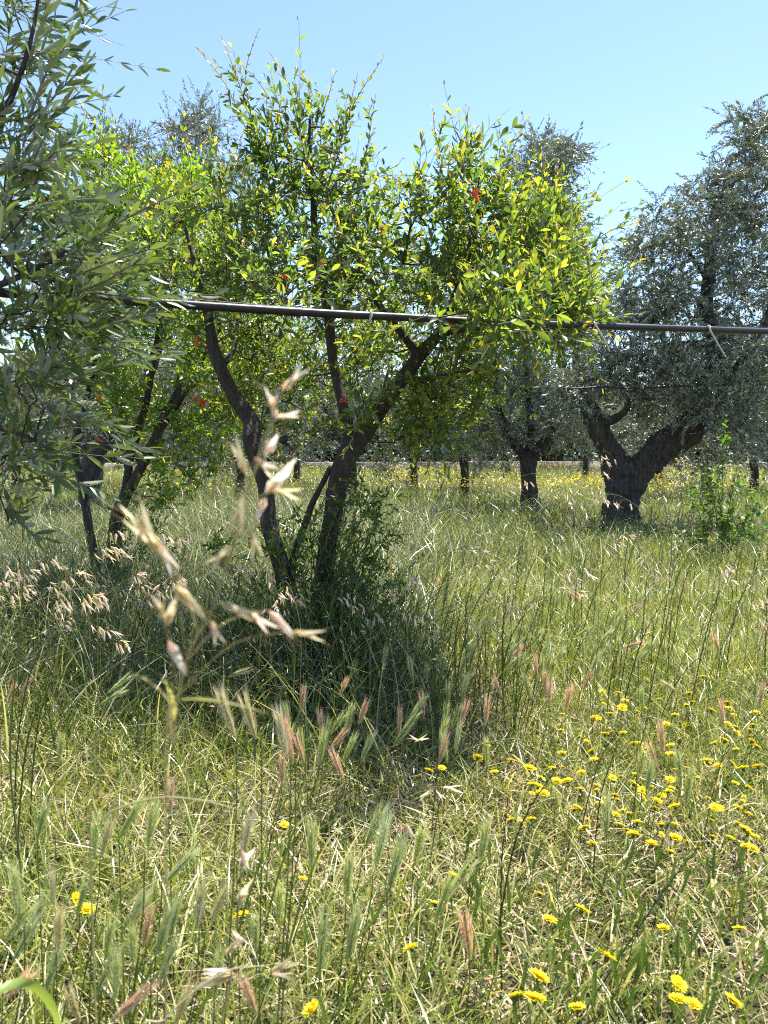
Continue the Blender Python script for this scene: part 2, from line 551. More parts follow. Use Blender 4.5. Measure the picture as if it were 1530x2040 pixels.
def wood(root, name, pts, rad, mat, n=24, sides=12, rough=0.06, flute=0.06, seed=0):
    V, T, Q = tube(pts, rad, n, sides, rough, flute, seed)
    g = Geo(); g.add(V, T, Q)
    return obj(name, g.mesh(name, mat, root.location), root)


def twig_bundle(targets, per, rng, L, bias, spread, drop=0.0):
    N = len(targets) * per
    B = np.repeat(targets, per, 0) + rng.normal(0, 0.012, (N, 3))
    D = norm(rng.normal(size=(N, 3)) * spread + np.asarray(bias))
    LL = rng.uniform(L[0], L[1], N)
    bend = rng.normal(0, 0.12, (N, 3)) * LL[:, None] + np.array([0, 0, -drop]) * LL[:, None]
    return B, D, LL, bend


# ---- pomegranate in the middle
def pomegranate(root, stems, blobs, shoots, dep, rng, pal_, nleaf_obj, suckers=None, per=4, seed=0, lscale=1.0, dens=1.12):
    L = Leaves()
    sk, skr = [], []
    for k, (nm, pts, n, sides) in enumerate(stems):
        p, r = pxline(pts, dep); r = r * 0.80
        p[1:-1] += rng.normal(0, 0.010, p[1:-1].shape)
        wood(root, nm, p, r, M_BARK_P, n * 2, sides, 0.13, 0.12, seed + k)
        a, b = resample(p, r, 30)
        hi = a[:, 2] > 0.75
        sk.append(a[hi]); skr.append(b[hi])
    sk = np.concatenate(sk); skr = np.concatenate(skr)
    targets = sample_blobs([b[:6] + (int(b[6] * dens),) for b in blobs], rng)
    lines = grow(sk, skr, targets, rng)
    g = lines_mesh(lines, root.location, M_BARK_P)
    o = obj('branches', g.mesh('branches', M_BARK_P, root.location), root); tag(o, kind='stuff')
    # leafy twigs
    B, D, LL, bend = twig_bundle(targets, per, rng, (0.12, 0.32), (0.05, -0.05, 0.5), 0.6, 0.05)
    L.add(*leafy_twigs(B, D, LL, bend, 12, rng, 0.058 * lscale, 0.0100 * lscale, palette=pal_, tipcol=(0.26, 0.21, 0.035)))
    gt = Geo()
    V, Q, _ = many_stems(B, D, LL, bend, 0.0018, 0.0008)
    gt.add(V, None, Q)
    # extra leaves along the thinner branches
    mids = np.concatenate([l[1:] for l, r in lines if len(l) > 2])
    mids = mids[rng.uniform(size=len(mids)) < 0.4]
    B2, D2, LL2, bend2 = twig_bundle(mids, 1, rng, (0.05, 0.14), (0, 0, 0.3), 0.8)
    L.add(*leafy_twigs(B2, D2, LL2, bend2, 8, rng, 0.056 * lscale, 0.0098 * lscale, palette=pal_, tipcol=(0.22, 0.20, 0.03)))
    V, Q, _ = many_stems(B2, D2, LL2, bend2, 0.0016, 0.0007); gt.add(V, None, Q)
    # long upright shoots that stand above the crown
    for sh in shoots:
        p, r = pxline([(q[0], q[1], 5) + tuple(q[2:]) for q in sh], dep)
        p, _ = resample(p, r, 14)
        V, T, Q = tube(p, np.linspace(0.0036, 0.0010, 14), 14, 5, cap=False); gt.add(V, None, Q)
        ln = np.linalg.norm(p[-1] - p[0])
        nn = max(8, int(ln / 0.036))
        ts = np.linspace(0.02, 1, nn)
        q, _ = resample(p, np.ones(14), nn)
        td = norm(np.gradient(q, axis=0))
        for s in (0, 1):
            phi = np.arange(nn) * 1.6 + s * math.pi + rng.normal(0, .4, nn)
            X, Y, Z = leaf_frames(q, td, phi, rng.uniform(.5, .95, nn) * (1 - .4 * ts ** 3), rng)
            sz = (1.0 - 0.55 * ts ** 2) * rng.uniform(.65, 1.1, nn)
            c = pal_(nn, rng); m = np.clip((ts - 0.62) / 0.38, 0, 1)[:, None] ** 1.3
            c = c * (1 - m) + np.array([0.36, 0.19, 0.06]) * m
            L.add(q, X, Y, Z, 0.054 * sz, 0.0092 * sz, c)
        # short side sprigs
        ns = max(3, nn // 3)
        i = rng.integers(1, int(nn * .8), ns)
        Bs, Ds = q[i], norm(td[i] * 0.7 + rng.normal(size=(ns, 3)) * 0.6)
        Ls = rng.uniform(.05, .15, ns); bs = np.zeros((ns, 3)) + [0, 0, 0.02]
        L.add(*leafy_twigs(Bs, Ds, Ls, bs, 10, rng, 0.046, 0.0080, palette=pal_, tipcol=(0.36, 0.18, 0.05)))
        V, Q, _ = many_stems(Bs, Ds, Ls, bs, 0.0014, 0.0006); gt.add(V, None, Q)
    if suckers is not None:
        st = sample_blobs(suckers, rng)
        base = np.array(root.location)
        n = len(st)
        B3 = base + rng.normal(0, 0.09, (n, 3)) * [1, 1, 0]
        Dv = st - B3; L3 = np.linalg.norm(Dv, axis=1); D3 = norm(Dv + UP * 0.25 * L3[:, None]); b3 = B3 * 0 + (st - B3 - D3 * L3[:, None])
        V, Q, _ = many_stems(B3, D3, L3, b3, 0.0038, 0.001, 6, 4); gt.add(V, None, Q)
        L.add(*leafy_twigs(B3, D3, L3, b3, 40, rng, 0.042, 0.0066, palette=PAL_SUCK, t0=0.25))
        B4, D4, L4, b4 = twig_bundle(st, 2, rng, (0.08, 0.2), (0, 0, .3), .7)
        V, Q, _ = many_stems(B4, D4, L4, b4, 0.0016, 0.0007); gt.add(V, None, Q)
        L.add(*leafy_twigs(B4, D4, L4, b4, 14, rng, 0.040, 0.0066, palette=PAL_SUCK))
    o = obj('twigs', gt.mesh('twigs', M_TWIG, root.location), root); tag(o, kind='stuff')
    d = L.cat()
    rest = show_leaves(d, root, M_POM, lambda c, f: leaf_template('full', c, f), nleaf_obj)
    n = len(rest['O']); rr_ = np.random.default_rng(1).uniform(size=n); back = rest['O'][:, 1] > dep + 0.15; hal = rr_ < 0.5
    V3, t3, q3, c3 = build_leaves({k: v[back] for k, v in rest.items()}, leaf_template('mid', 0.10, 0.06))
    rest = {k: v[~back] for k, v in rest.items()}; hal = hal[~back]
    V1, t1, q1, c1 = build_leaves({k: v[hal] for k, v in rest.items()}, leaf_template('full', 0.14, 0.05))
    V2, t2, q2, c2 = build_leaves({k: v[~hal] for k, v in rest.items()}, leaf_template('full', -0.05, 0.07))
    gg = Geo(); gg.add(V1, t1, q1, c1); gg.add(V2, t2, q2, c2); gg.add(V3, t3, q3, c3)
    cr = obj('crown', gg.mesh('crown', M_POM, root.location), root); tag(cr, kind='stuff')
    return targets


def blossom_mesh():
    g = Geo()
    n = 7; rows = [(0, 0.004), (0.012, 0.007), (0.024, 0.0075), (0.036, 0.012)]
    V, Q = [], []
    for z, r in rows:
        for a in range(n): V.append((r * math.cos(a * 6.283 / n), r * math.sin(a * 6.283 / n), z))
    for i in range(3):
        for a in range(n): b = (a + 1) % n; Q.append((i * n + a, i * n + b, (i + 1) * n + b, (i + 1) * n + a))
    T = []
    for a in range(n):      # crumpled petals and pointed calyx lobes
        k = len(V); an = (a + 0.5) * 6.283 / n
        V.append((0.026 * math.cos(an), 0.026 * math.sin(an), 0.045 + 0.006 * (a % 3)))
        b = (a + 1) % n; T.append((3 * n + a, 3 * n + b, k))
        k = len(V); V.append((0.016 * math.cos(an + .5), 0.016 * math.sin(an + .5), 0.062 - 0.005 * (a % 2)))
        T.append((3 * n + a, 3 * n + b, k))
    g.add(V, T, Q)
    return g.mesh('flower', M_FLOWER)


BLOSSOM = blossom_mesh()


def blossoms(root, pts, rng):
    off = np.array(root.location)
    for px, py, y, s in pts:
        o = obj('flower', BLOSSOM, root, P(px, py, y) - off)
        o.rotation_euler = (rng.uniform(-1.4, 1.4), rng.uniform(-1.2, 1.2), rng.uniform(0, 6))
        o.scale = (s,) * 3


DM = 3.80
rngp = np.random.default_rng(21)
pom = thing('pomegranate_tree', 'bright green pomegranate tree with dark forked stems standing in the middle of the meadow', 'tree', PZ(610, 1345, 0.0))
stems = [
    ('trunk', [(592, 1372, 56), (575, 1250, 46), (555, 1140, 40), (540, 1050, 40), (522, 960, 40), (508, 890, 42), (495, 845, 40), (470, 790, 33), (440, 735, 29), (424, 690, 28), (407, 625, 22), (392, 550, 14), (372, 480, 9), (352, 410, 5)], 44, 14),
    ('trunk', [(628, 1372, 62), (640, 1230, 50), (652, 1110, 46), (664, 1020, 44), (680, 940, 46), (700, 890, 52), (722, 855, 42), (770, 790, 37), (815, 735, 35), (848, 695, 33), (876, 668, 24, 3.7), (905, 600, 20, 3.65), (930, 520, 17, 3.65), (945, 440, 12, 3.65), (955, 360, 8, 3.65)], 48, 14),
    ('limb', [(698, 895, 30), (692, 850, 30), (682, 800, 27), (668, 735, 25), (655, 670, 24), (642, 590, 21), (636, 500, 18), (628, 400, 14), (622, 310, 10), (618, 230, 6)], 34, 10),
    ('limb', [(836, 715, 22), (812, 685, 20), (785, 640, 18, 3.7), (762, 600, 16, 3.6), (735, 560, 12, 3.55), (690, 530, 9, 3.5)], 22, 9),
    ('limb', [(592, 1250, 22), (585, 1130, 20), (605, 1060, 18), (632, 990, 15), (660, 930, 13)], 20, 9),
    ('limb', [(800, 755, 11), (850, 748, 9, 3.6), (905, 745, 7, 3.5), (945, 720, 6, 3.4), (970, 670, 5, 3.3)], 16, 7),
    ('limb', [(880, 664, 20, 3.7), (930, 650, 17, 3.35), (985, 640, 13, 3.0), (1040, 620, 9, 2.85), (1100, 580, 7, 2.85)], 20, 9),
    ('limb', [(762, 602, 11, 3.6), (785, 555, 10, 3.7), (805, 500, 8, 3.8), (820, 440, 6, 3.9)], 14, 7),
    ('limb', [(440, 735, 16), (465, 690, 13, 3.9), (480, 640, 10, 4.0), (490, 560, 8, 4.1)], 14, 7),
    ('limb', [(908, 600, 13, 3.65), (960, 560, 11, 3.7), (1020, 520, 9, 3.8), (1090, 490, 7, 3.8), (1170, 490, 5, 3.8)], 18, 7),
]
blobs = [
    (615, 330, 95, 110, 3.8, .35, 22), (630, 460, 160, 110, 3.8, 0.43, 42), (890, 390, 120, 90, 3.7, 0.36, 30),
    (990, 480, 150, 110, 3.7, 0.43, 46), (1080, 460, 90, 80, 3.7, .4, 22), (1120, 560, 60, 60, 3.6, .4, 10), (480, 480, 130, 120, 3.9, 0.43, 34),
    (410, 600, 100, 100, 4.0, 0.43, 22), (745, 540, 140, 90, 3.7, 0.50, 34), (990, 620, 150, 60, 3.2, 0.36, 34), (1120, 655, 60, 40, 3.1, .3, 10),
    (580, 690, 110, 90, 4.2, 0.36, 22), (530, 770, 70, 50, 4.2, .4, 12), (760, 700, 90, 70, 4.3, .4, 16), (900, 740, 90, 70, 3.7, 0.36, 18), (800, 830, 80, 60, 3.9, .4, 12),
    (860, 870, 50, 40, 3.8, .3, 12), (640, 760, 100, 50, 4.7, .3, 18), (460, 780, 70, 70, 4.5, .3, 16), (900, 820, 70, 50, 4.0, .3, 12), (560, 840, 60, 50, 4.3, .3, 10), (540, 690, 80, 60, 4.65, .3, 18), (750, 680, 90, 60, 4.65, .3, 20), (840, 790, 60, 50, 4.0, .2, 10), (590, 560, 130, 70, 3.4, .4, 16), (330, 480, 60, 70, 4.0, .4, 8),
    (720, 830, 40, 30, 3.6, .2, 4), (955, 760, 40, 40, 3.5, .2, 5), (700, 620, 120, 60, 4.3, .4, 16), (1060, 590, 90, 60, 3.4, 0.36, 16), (870, 560, 120, 90, 4.2, .4, 20), (500, 600, 110, 80, 4.2, 0.36, 18), (1150, 600, 40, 60, 3.3, .3, 6), (950, 640, 90, 30, 2.62, .12, 8), (1090, 650, 50, 25, 2.7, .12, 4), (1000, 560, 120, 60, 3.9, .4, 12),
]
shoots = [
    [(560, 420), (500, 280), (450, 170), (398, 102)], [(540, 380), (500, 240), (470, 150), (442, 75)],
    [(540, 380), (500, 230), (490, 140), (514, 62)], [(590, 380), (560, 250), (520, 170), (482, 130)],
    [(610, 330), (590, 220), (570, 160), (542, 112)], [(620, 320), (622, 230), (610, 160), (590, 150)],
    [(640, 330), (640, 240), (655, 190), (666, 148)], [(660, 340), (680, 260), (720, 180), (762, 118)],
    [(650, 340), (690, 250), (702, 190), (712, 150)], [(700, 380), (730, 300), (740, 240), (748, 190)],
    [(690, 400), (750, 350), (790, 330), (800, 318)], [(880, 400), (880, 320), (866, 260), (862, 214)],
    [(900, 400), (920, 320), (930, 270), (932, 222)], [(860, 420), (830, 370), (850, 310), (838, 270)],
    [(1000, 420), (1010, 330), (1030, 280), (1050, 238)], [(960, 420), (965, 330), (950, 290), (958, 262)],
    [(1080, 450), (1090, 380), (1105, 350), (1112, 325)], [(1070, 520, 3.7), (1150, 500, 3.6), (1220, 458, 3.5), (1285, 440, 3.5)],
    [(1060, 470), (1120, 440), (1160, 425), (1175, 405)], [(1050, 660, 3.0), (1110, 655, 2.95), (1160, 640, 2.9), (1180, 655, 2.9)],
    [(450, 480), (400, 420), (370, 370), (340, 330)], [(560, 300), (520, 230), (470, 200), (455, 190)],
    [(640, 860, 3.6), (600, 855, 3.5), (560, 845, 3.45), (545, 850, 3.4)], [(830, 860), (880, 880), (900, 900), (905, 925)],
]
suckers = [(720, 1080, 70, 80, 3.75, .2, 24), (750, 1190, 60, 80, 3.7, .2, 24), (520, 1230, 90, 80, 3.75, .25, 26), (640, 1250, 130, 60, 3.5, .15, 30), (580, 1040, 70, 90, 3.7, .2, 16), (700, 980, 60, 60, 3.8, .2, 8), (470, 1130, 60, 60, 3.8, .2, 8)]
pomegranate(pom, stems, blobs, shoots, DM, rngp, PAL_POM, 300, suckers, per=3, seed=40)
blossoms(pom, [(952, 402, 3.1, 1.0), (575, 560, 3.3, .6), (405, 812, 3.5, .8), (690, 800, 3.5, .6), (900, 650, 2.7, .6), (640, 535, 3.2, .6), (760, 465, 3.2, .5)], rngp)

# withered fruit still hanging on its twig
def fruit_mesh():
    g = Geo(); V, Q, T = [], [], []
    prof = [(0, .002), (.004, .018), (.014, .027), (.028, .028), (.040, .020), (.046, .010), (.056, .011), (.064, .016)]
    n = 10
    for k, (z, r) in enumerate(prof):
        for a in range(n):
            q = r * (1 + 0.10 * math.sin(3 * a + k)); V.append((q * math.cos(a * 6.283 / n), q * math.sin(a * 6.283 / n), -z))
    for i in range(len(prof) - 1):
        for a in range(n): b = (a + 1) % n; Q.append((i * n + a, (i + 1) * n + a, (i + 1) * n + b, i * n + b))
    g.add(V, None, Q)
    return g.mesh('fruit', M_FRUIT)


fr = obj('fruit', fruit_mesh(), pom, P(560, 870, 3.6) - np.array(pom.location)); fr.scale = (.8, .8, .8); fr.rotation_euler = (.2, -.6, 0)
tag(fr, label='small black withered pomegranate left on its twig')

# ---- second pomegranate to the left, a little farther off
D2 = 5.0
rng2 = np.random.default_rng(33)
pom2 = thing('pomegranate_tree', 'yellow-green pomegranate tree at left behind the olive leaves, one stem sawn off', 'tree', P(215, 1236, D2) * [1, 1, 0])
stems2 = [
    ('trunk', [(214, 1245, 46), (222, 1150, 40), (232, 1050, 32), (246, 1000, 27), (272, 945, 24), (305, 880, 23), (335, 815, 22), (352, 785, 20), (357, 762, 12), (352, 730, 6)], 30, 12),
    ('trunk', [(205, 1245, 34), (192, 1150, 24), (176, 1050, 22), (158, 960, 20), (148, 900, 18), (160, 820, 16), (185, 740, 14), (200, 640, 12), (215, 520, 9), (220, 420, 6)], 34, 10),
    ('limb', [(240, 1020, 18), (262, 920, 17), (290, 800, 16), (310, 700, 14), (320, 600, 12), (335, 500, 9), (345, 420, 6)], 26, 9),
    ('limb', [(305, 880, 12), (360, 800, 11, 5.2), (410, 700, 9, 5.3), (430, 600, 7, 5.3), (440, 500, 5, 5.2)], 20, 8),
]
blobs2 = [
    (290, 420, 120, 80, 5.0, .6, 34), (390, 400, 80, 70, 5.0, .5, 20), (220, 520, 110, 100, 5.0, .6, 28), (380, 560, 110, 120, 5.0, .6, 28),
    (300, 700, 150, 110, 5.1, .6, 30), (420, 760, 80, 80, 5.2, .5, 14), (320, 860, 60, 70, 5.1, .4, 10), (190, 330, 40, 50, 5.0, .3, 8), (160, 720, 80, 90, 5.0, .5, 12), (110, 430, 60, 50, 5.0, .4, 8),
    (330, 960, 50, 60, 5.0, .3, 6), (450, 640, 90, 120, 5.3, .5, 20), (250, 800, 100, 70, 5.2, .5, 12), (470, 840, 60, 60, 5.3, .4, 12), (400, 900, 60, 60, 5.3, .4, 10), (440, 720, 80, 90, 5.4, .4, 16),
]
shoots2 = [
    [(210, 430), (190, 350), (200, 290), (186, 236)], [(230, 430), (215, 370), (225, 330), (215, 300)], [(330, 420), (320, 340), (335, 290), (330, 258)],
    [(360, 400), (365, 330), (372, 290), (368, 262)], [(430, 420), (450, 370), (465, 330), (478, 306)], [(280, 400), (270, 340), (262, 310), (258, 300)],
    [(120, 440), (90, 410), (80, 395), (75, 385)], [(160, 400), (150, 370), (135, 350), (130, 340)],
]
suck2 = [(260, 1060, 60, 70, 4.9, .2, 8), (200, 1130, 70, 50, 4.9, .2, 8), (330, 980, 50, 60, 4.9, .2, 6)]
pomegranate(pom2, stems2, blobs2, shoots2, D2, rng2, PAL_POM2, 300, suck2, per=4, seed=80, lscale=1.05, dens=1.3)
blossoms(pom2, [(344, 440, 4.3, 1.0), (180, 574, 4.2, 1.1), (391, 690, 4.3, 1.0), (118, 648, 4.2, .9), (200, 802, 4.3, .8), (205, 880, 4.3, .7), (400, 800, 4.4, .8)], rng2)


# ------------------------------------------------------------------ olive trees
def olive(root, woods, blobs, dep, rng, per, K, llen, lwid, tmpl, bias=(0.0, 0, 0.25), spread=0.8, tl=(0.25, 0.55), drop=0.12,
          paln=PAL_OLV_FAR, nobj=0, seed=0, kr=0.02, extra=None, twig_r=0.002, shoots=()):
    sk, skr = [], []
    for k, (nm, pts, n, sides, rough, flute) in enumerate(woods):
        p, r = pxline(pts, dep)
        wood(root, nm, p, r, M_BARK_O, n, sides, rough, flute, seed + k)
        a, b = resample(p, r, 24)
        if nm != 'trunk' or len(woods) == 1:
            sk.append(a[6:]); skr.append(b[6:])
    sk = np.concatenate(sk); skr = np.concatenate(skr)
    targets = sample_blobs([b[:6] + (max(2, int(b[6] * (0.7 if nobj else 1.0))),) for b in blobs], rng)
    if extra is not None: targets = np.vstack([targets, extra])
    lines = grow(sk, skr, targets, rng, rmin=0.005 if nobj == 0 else 0.003, step=0.2 if nobj == 0 else 0.1, kr=kr)
    g = lines_mesh(lines, root.location, M_BARK_O, 5 if nobj else 4)
    tag(obj('branches', g.mesh('branches', M_BARK_O, root.location), root), kind='stuff')
    L = Leaves(); gt = Geo()
    B, D, LL, bend = twig_bundle(targets, per, rng, tl, bias, spread, drop)
    L.add(*leafy_twigs(B, D, LL, bend, K, rng, llen, lwid, palette=paln, spread=(0.35, 0.9), zn=0.7, zup=0.3, tipsize=0.7))
    V, Q, _ = many_stems(B, D, LL, bend, twig_r, twig_r * .45, 4 if nobj else 3 if dep < 15 else 2); gt.add(V, None, Q)
    for sh in shoots:
        p, r = pxline([(q[0], q[1], 5) + tuple(q[2:]) for q in sh], dep)
        p, _ = resample(p, r, 14)
        V, T, Q = tube(p, np.linspace(0.0034, 0.0012, 14), 14, 6, cap=False); gt.add(V, None, Q)
        ln = np.linalg.norm(np.diff(p, axis=0), axis=1).sum(); nn = max(7, int(ln / 0.030))
        q, _ = resample(p, np.ones(14), nn); td = norm(np.gradient(q, axis=0)); ts = np.linspace(0, 1, nn)
        for s in (0, 1):
            phi = np.arange(nn) * 1.6 + s * math.pi + rng.normal(0, .35, nn)
            X, Y, Z = leaf_frames(q, td, phi, rng.uniform(.35, .8, nn) * (1 - .35 * ts ** 3), rng, .6, .3)
            sz = (1 - .3 * ts ** 3) * rng.uniform(.7, 1.1, nn)
            L.add(q, X, Y, Z, llen * 1.05 * sz, lwid * 1.05 * sz, paln(nn, rng))
    if nobj:
        tag(obj('twigs', gt.mesh('twigs', M_TWIG, root.location), root), kind='stuff')
    else:
        tag(obj('twigs', gt.mesh('twigs', M_BARK_O, root.location), root), kind='stuff')
    d = L.cat()
    if nobj:
        d = show_leaves(d, root, M_OLIVE, lambda c, f: leaf_template('full', c, f * .7, (0.7, 1.0, 0.66)), nobj)
    V, t, q, c = build_leaves(d, tmpl)
    gg = Geo(); gg.add(V, t, q, c)
    tag(obj('crown', gg.mesh('crown', M_OLIVE if nobj else M_OLIVE_FAR, root.location), root), kind='stuff')
    return targets


# near olive whose branches reach in from the left edge
rng3 = np.random.default_rng(44)
near = thing('olive_tree', 'grey-green olive tree closest to the viewer, its leafy branches reaching in from the left edge', 'tree', (-2.05, 1.95, 0))
ND = 1.85
woods = [
    ('trunk', [(-1000, 1900, 300, 1.95), (-990, 1500, 250, 1.95), (-960, 1100, 220, 1.95), (-900, 800, 170, 1.95)], 24, 16, .08, .12),
    ('limb', [(-905, 820, 120, 1.95), (-600, 560, 80, 1.95), (-330, 420, 46, 1.95), (-120, 330, 24, 1.95), (0, 230, 13, 1.92), (50, 120, 9, 1.9), (75, 10, 7, 1.9), (85, -120, 4, 1.9)], 30, 9, .05, .05),
    ('limb', [(-905, 850, 110, 1.95), (-600, 720, 70, 1.95), (-300, 640, 36, 1.9), (-120, 600, 18, 1.85), (20, 560, 12, 1.8), (130, 500, 8, 1.75)], 26, 9, .05, .05),
    ('limb', [(-905, 900, 100, 1.95), (-600, 860, 60, 1.95), (-300, 830, 30, 1.9), (-100, 840, 16, 1.85), (30, 860, 10, 1.85), (110, 900, 6, 1.85)], 26, 9, .05, .05),
]
blobs3 = [
    (10, 90, 75, 110, 1.95, .25, 13), (-20, 300, 80, 130, 1.95, .25, 17), (30, 470, 90, 80, 1.9, .25, 22), (150, 540, 100, 60, 1.85, .18, 18), (60, 650, 120, 60, 1.85, .22, 24),
    (60, 780, 90, 60, 1.9, .22, 16), (40, 900, 80, 60, 1.9, .22, 16), (10, 1000, 50, 40, 1.9, .15, 5), (-200, 500, 160, 400, 1.95, .35, 50), (-150, -60, 150, 100, 1.95, .3, 14),
]
shoots3 = [
    [(60, 230), (95, 140), (125, 100), (146, 72)], [(60, 260), (110, 190), (145, 155), (166, 130)], [(50, 300), (100, 240), (140, 200), (160, 182)], [(60, 380), (95, 320), (120, 300), (140, 318)],
    [(60, 120), (75, 70), (88, 30), (95, -10)], [(30, 380), (60, 330), (90, 270), (98, 240)], [(60, 560, 1.75), (180, 480, 1.7), (270, 425, 1.68), (375, 375, 1.66)],
    [(120, 560, 1.75), (200, 530, 1.72), (270, 505, 1.7), (330, 490, 1.7)], [(130, 590, 1.8), (210, 560, 1.75), (260, 530, 1.72), (320, 525, 1.7)], [(160, 580, 1.8), (240, 590, 1.75), (300, 600, 1.72), (355, 600, 1.7)],
    [(100, 640, 1.8), (180, 650, 1.76), (240, 640, 1.74), (310, 625, 1.72)], [(60, 740, 1.85), (130, 770, 1.8), (170, 750, 1.78), (205, 735, 1.77)], [(60, 860, 1.85), (130, 850, 1.8), (170, 840, 1.78), (205, 845, 1.77)],
    [(40, 960, 1.85), (80, 950, 1.8), (110, 945, 1.78), (130, 935, 1.77)], [(20, 1010, 1.85), (40, 1040, 1.82), (60, 1060, 1.8), (85, 1070, 1.8)], [(150, 700, 1.8), (220, 690, 1.78), (265, 700, 1.76), (290, 720, 1.75)],
    [(100, -60, 1.9), (130, -40, 1.9), (150, -20, 1.9), (160, 4, 1.9)],
]
olive(near, woods, blobs3, ND, rng3, 2, 16, 0.061, 0.0068, leaf_template('full', 0.10, 0.035, (0.7, 1.0, 0.66)), bias=(0.65, -0.1, 0.28), spread=0.55,
      tl=(0.12, 0.26), drop=0.12, paln=PAL_OLV, nobj=300, seed=7, kr=0.012, twig_r=0.0016, shoots=shoots3)
FAR_T = leaf_template('mid', 0.12, 0.03)
TINY_T = leaf_template('tiny', 0.1, 0.02)

# big forked olive at right
DR = 10.6
rng4 = np.random.default_rng(55)
ol1 = thing('olive_tree', 'old olive tree with thick dark forked trunk at right behind the meadow', 'tree', P(1235, 1053, DR) * [1, 1, 0])
woods = [
    ('trunk', [(1238, 1062, 92), (1234, 1030, 68), (1238, 995, 62), (1244, 960, 72), (1243, 935, 64), (1238, 915, 40)], 60, 40, .09, .22),
    ('limb', [(1232, 965, 44), (1220, 920, 45), (1205, 880, 44), (1186, 845, 40), (1172, 815, 34), (1165, 780, 22, 10.8), (1150, 720, 18, 11.0), (1160, 640, 14, 11.1)], 80, 26, .20, .16),
    ('limb', [(1258, 960, 52), (1285, 920, 58), (1320, 893, 60), (1358, 868, 56), (1385, 838, 46), (1398, 800, 38), (1418, 740, 30), (1424, 680, 26), (1408, 620, 24), (1412, 550, 22), (1416, 500, 18), (1432, 440, 13), (1445, 370, 9)], 110, 26, .20, .16),
    ('limb', [(1425, 700, 16), (1400, 685, 13), (1370, 683, 10), (1345, 690, 8), (1328, 705, 5)], 18, 9, .08, .05),
    ('limb', [(1395, 810, 24), (1450, 760, 22, 10.3), (1500, 690, 18, 10.2), (1540, 600, 14, 10.2), (1560, 480, 10, 10.2)], 26, 12, .1, .08),
    ('limb', [(1190, 850, 20), (1240, 825, 14, 10.2), (1250, 800, 11, 10.0), (1235, 770, 8, 9.9)], 16, 10, .12, .05),
    ('limb', [(1412, 560, 12), (1370, 500, 8, 10.7), (1345, 440, 5, 10.9)], 18, 9, .1, .05),
]
blobs4 = [
    (1290, 560, 80, 120, 10.4, 1.0, 44), (1390, 440, 100, 90, 10.5, 1.1, 44), (1490, 360, 60, 110, 10.6, .9, 34), (1480, 520, 90, 110, 10.5, 1.2, 40), (1350, 640, 130, 90, 10.4, 1.3, 44),
    (1230, 690, 80, 90, 10.4, 1.0, 26), (1330, 770, 130, 60, 10.7, 1.1, 30), (1470, 720, 100, 110, 10.4, 1.2, 40), (1480, 850, 70, 50, 10.3, .8, 14), (1580, 500, 90, 220, 10.6, 1.1, 40), (1500, 250, 40, 40, 10.6, .5, 10), (1180, 780, 50, 60, 10.5, .6, 10),
    (1620, 330, 90, 120, 10.6, 1.0, 24), (1600, 740, 80, 100, 10.5, 1.0, 20), (1270, 840, 60, 40, 11.4, .6, 12), (1430, 790, 70, 60, 9.7, .4, 14), (1170, 770, 60, 50, 9.9, .4, 12), (1330, 740, 90, 50, 9.8, .4, 14), (1440, 900, 70, 35, 11.2, .6, 12),
]
olive(ol1, woods, blobs4, DR, rng4, 8, 24, 0.076, 0.0115, TINY_T, bias=(-0.05, 0, 0.15), spread=0.75, tl=(0.22, 0.5), drop=0.2, seed=100)

# smaller olive between the two
DB = 13.2
rng5 = np.random.default_rng(66)
ol2 = thing('olive_tree', 'olive tree with a slim straight trunk between the pomegranate and the old forked olive', 'tree', P(1056, 1022, DB) * [1, 1, 0])
woods = [
    ('trunk', [(1056, 1028, 40), (1056, 1000, 34), (1054, 960, 30), (1052, 920, 32), (1050, 900, 26)], 20, 16, .10, .12),
    ('limb', [(1050, 915, 22), (1030, 890, 20), (1010, 860, 16), (990, 800, 13), (985, 700, 10), (990, 600, 8)], 24, 10, .1, .06),
    ('limb', [(1054, 915, 24), (1080, 885, 22), (1110, 840, 17), (1120, 740, 14), (1110, 620, 12), (1100, 480, 9), (1085, 340, 6)], 30, 10, .1, .06),
    ('limb', [(1052, 905, 16), (1058, 850, 14), (1050, 760, 12), (1045, 640, 9), (1040, 500, 6)], 22, 9, .1, .06),
]
blobs5 = [
    (1085, 320, 75, 60, 13.2, .7, 34), (1080, 420, 80, 80, 13.2, 1.0, 30), (1120, 520, 70, 110, 13.2, 1.0, 36), (1000, 560, 120, 130, 13.4, 1.2, 36), (1170, 650, 70, 90, 13.2, 1.0, 26), (1060, 700, 140, 110, 13.2, 1.3, 44),
    (980, 800, 100, 80, 13.2, 1.0, 26), (1110, 810, 90, 60, 13.0, 1.0, 22), (920, 850, 60, 60, 13.2, .8, 14), (1000, 870, 70, 40, 13.4, .8, 14), (1140, 860, 60, 40, 13.4, .8, 12), (860, 800, 80, 80, 13.6, .8, 16),
]
olive(ol2, woods, blobs5, DB, rng5, 9, 24, 0.080, 0.0125, TINY_T, bias=(0.1, 0, 0.15), spread=0.75, tl=(0.25, 0.55), drop=0.15, seed=130)

